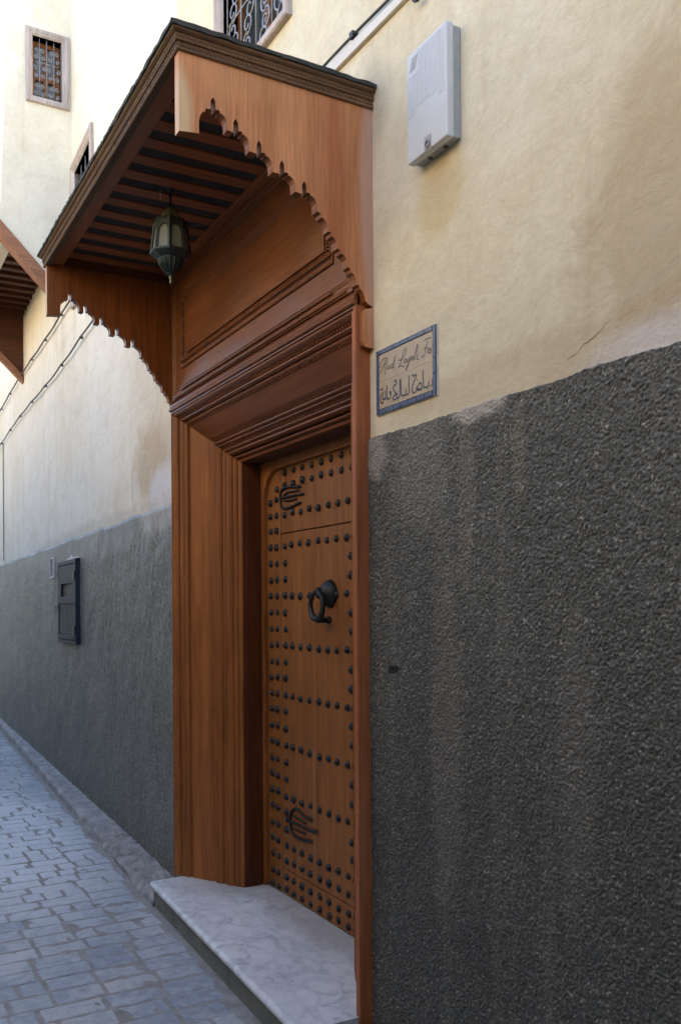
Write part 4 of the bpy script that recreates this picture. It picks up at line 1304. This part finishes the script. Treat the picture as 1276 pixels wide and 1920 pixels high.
lbox("rail", c0 + .06, c1 - .055, .019, .046, q1 - .20, q1 - .15, M_SHUT, ms)
lbox("rail", c0 + .06, c1 - .055, .019, .046, q1 - .37, q1 - .31, M_SHUT, ms)
lbox("rail", c0 + .06, c1 - .055, .019, .05, q0 + .035, q0 + .07, M_SHUT, ms)
lbox("stile", c0 + .062, c0 + .16, .019, .044, q1 - .309, q1 - .201, M_SHUT, ms)
lbox("stile", c1 - .18, c1 - .057, .019, .044, q1 - .309, q1 - .201, M_SHUT, ms)
for i in range(2):
    d0 = c0 + .062 + i * .36
    lbox("panel", d0, d0 + .352, .019, .036, q0 + .072, q1 - .371, M_SHUT, ms)
lbox("panel", c0 + .062, c1 - .057, .019, .038, q1 - .149, q1 - .041, M_SHUT, ms)
lbox("glass_pane", c0 + .161, c1 - .181, .0185, .026, q1 - .308, q1 - .202, M_CGLASS, ms, 0)
mb = MB()
for z in (q1 - .14, q0 + .12):
    mb = MB(); p = LW(c0 + .03, .046, z); mb.box(p[0] - .03, p[0] + .03, p[1] - .012, p[1] + .004, z - .035, z + .035)
    mb.build("hinge", M_IRON, ms)
p = LW(c1 + .02, .04, q1 - .40)
mb = MB(); mb.box(p[0] - .04, p[0] + .04, p[1] - .01, p[1] + .03, p[2] - .012, p[2] + .012); mb.tube([(p[0], p[1] - .02, p[2] + .012), (p[0], p[1] - .02, p[2] - .05)], .012, 8)
mb.build("hasp", M_GRILLE, ms)
# lime smear above the cupboard
mb = MB()
prev = None
pts = [LW(c0 - .02 + i * .05, .0185, q1 + .003) for i in range(13)]
tops = [LW(c0 - .02 + i * .05, .0185, q1 + .005 + random.uniform(.01, .04) * math.sin(math.pi * (i + .5) / 13)) for i in range(13)]
V = pts + tops; V = V + [(x, y + .012, z) for x, y, z in V]
F = [(i, i + 1, 14 + i, 13 + i) for i in range(12)] + [(26 + i, 39 + i, 40 + i, 27 + i) for i in range(12)] + [(13 + i, 14 + i, 40 + i, 39 + i) for i in range(12)]
mk("lime_patch", V, F, M_WHITE, ms)

vp = empty("vent_plate", LW(4.0, .02, 1.86), "small white outlined plate beside the blue cupboard", "wall plate")
lbox("plate", 3.915, 4.065, .008, .016, 1.875, 2.04, M_CONC, vp, 0)
for (d0, d1, z0, z1) in ((3.90, 3.914, 1.86, 2.055), (4.066, 4.08, 1.86, 2.055), (3.915, 4.065, 1.86, 1.874), (3.915, 4.065, 2.041, 2.055)):
    lbox("frame_strip", d0, d1, .008, .022, z0, z1, M_WHITE, vp, 0)

# ------------------------------------------------------------------ scribble on the pebbledash
mb = MB()
for st in ([(-2.60, 1.385), (-2.598, 1.34)], [(-2.595, 1.345), (-2.585, 1.372), (-2.578, 1.345), (-2.57, 1.37), (-2.563, 1.35), (-2.552, 1.372), (-2.545, 1.352)], [(-2.607, 1.352), (-2.58, 1.348), (-2.55, 1.352)]):
    P = smoothpts([(x, WY - .0135, z) for x, z in st], 4)
    mb.tube(P, .0024, 5)
o = mb.build("scribble", M_GRAF, None)
tag(o, "small black scribble on the pebbledash right of the door surround", "graffiti")
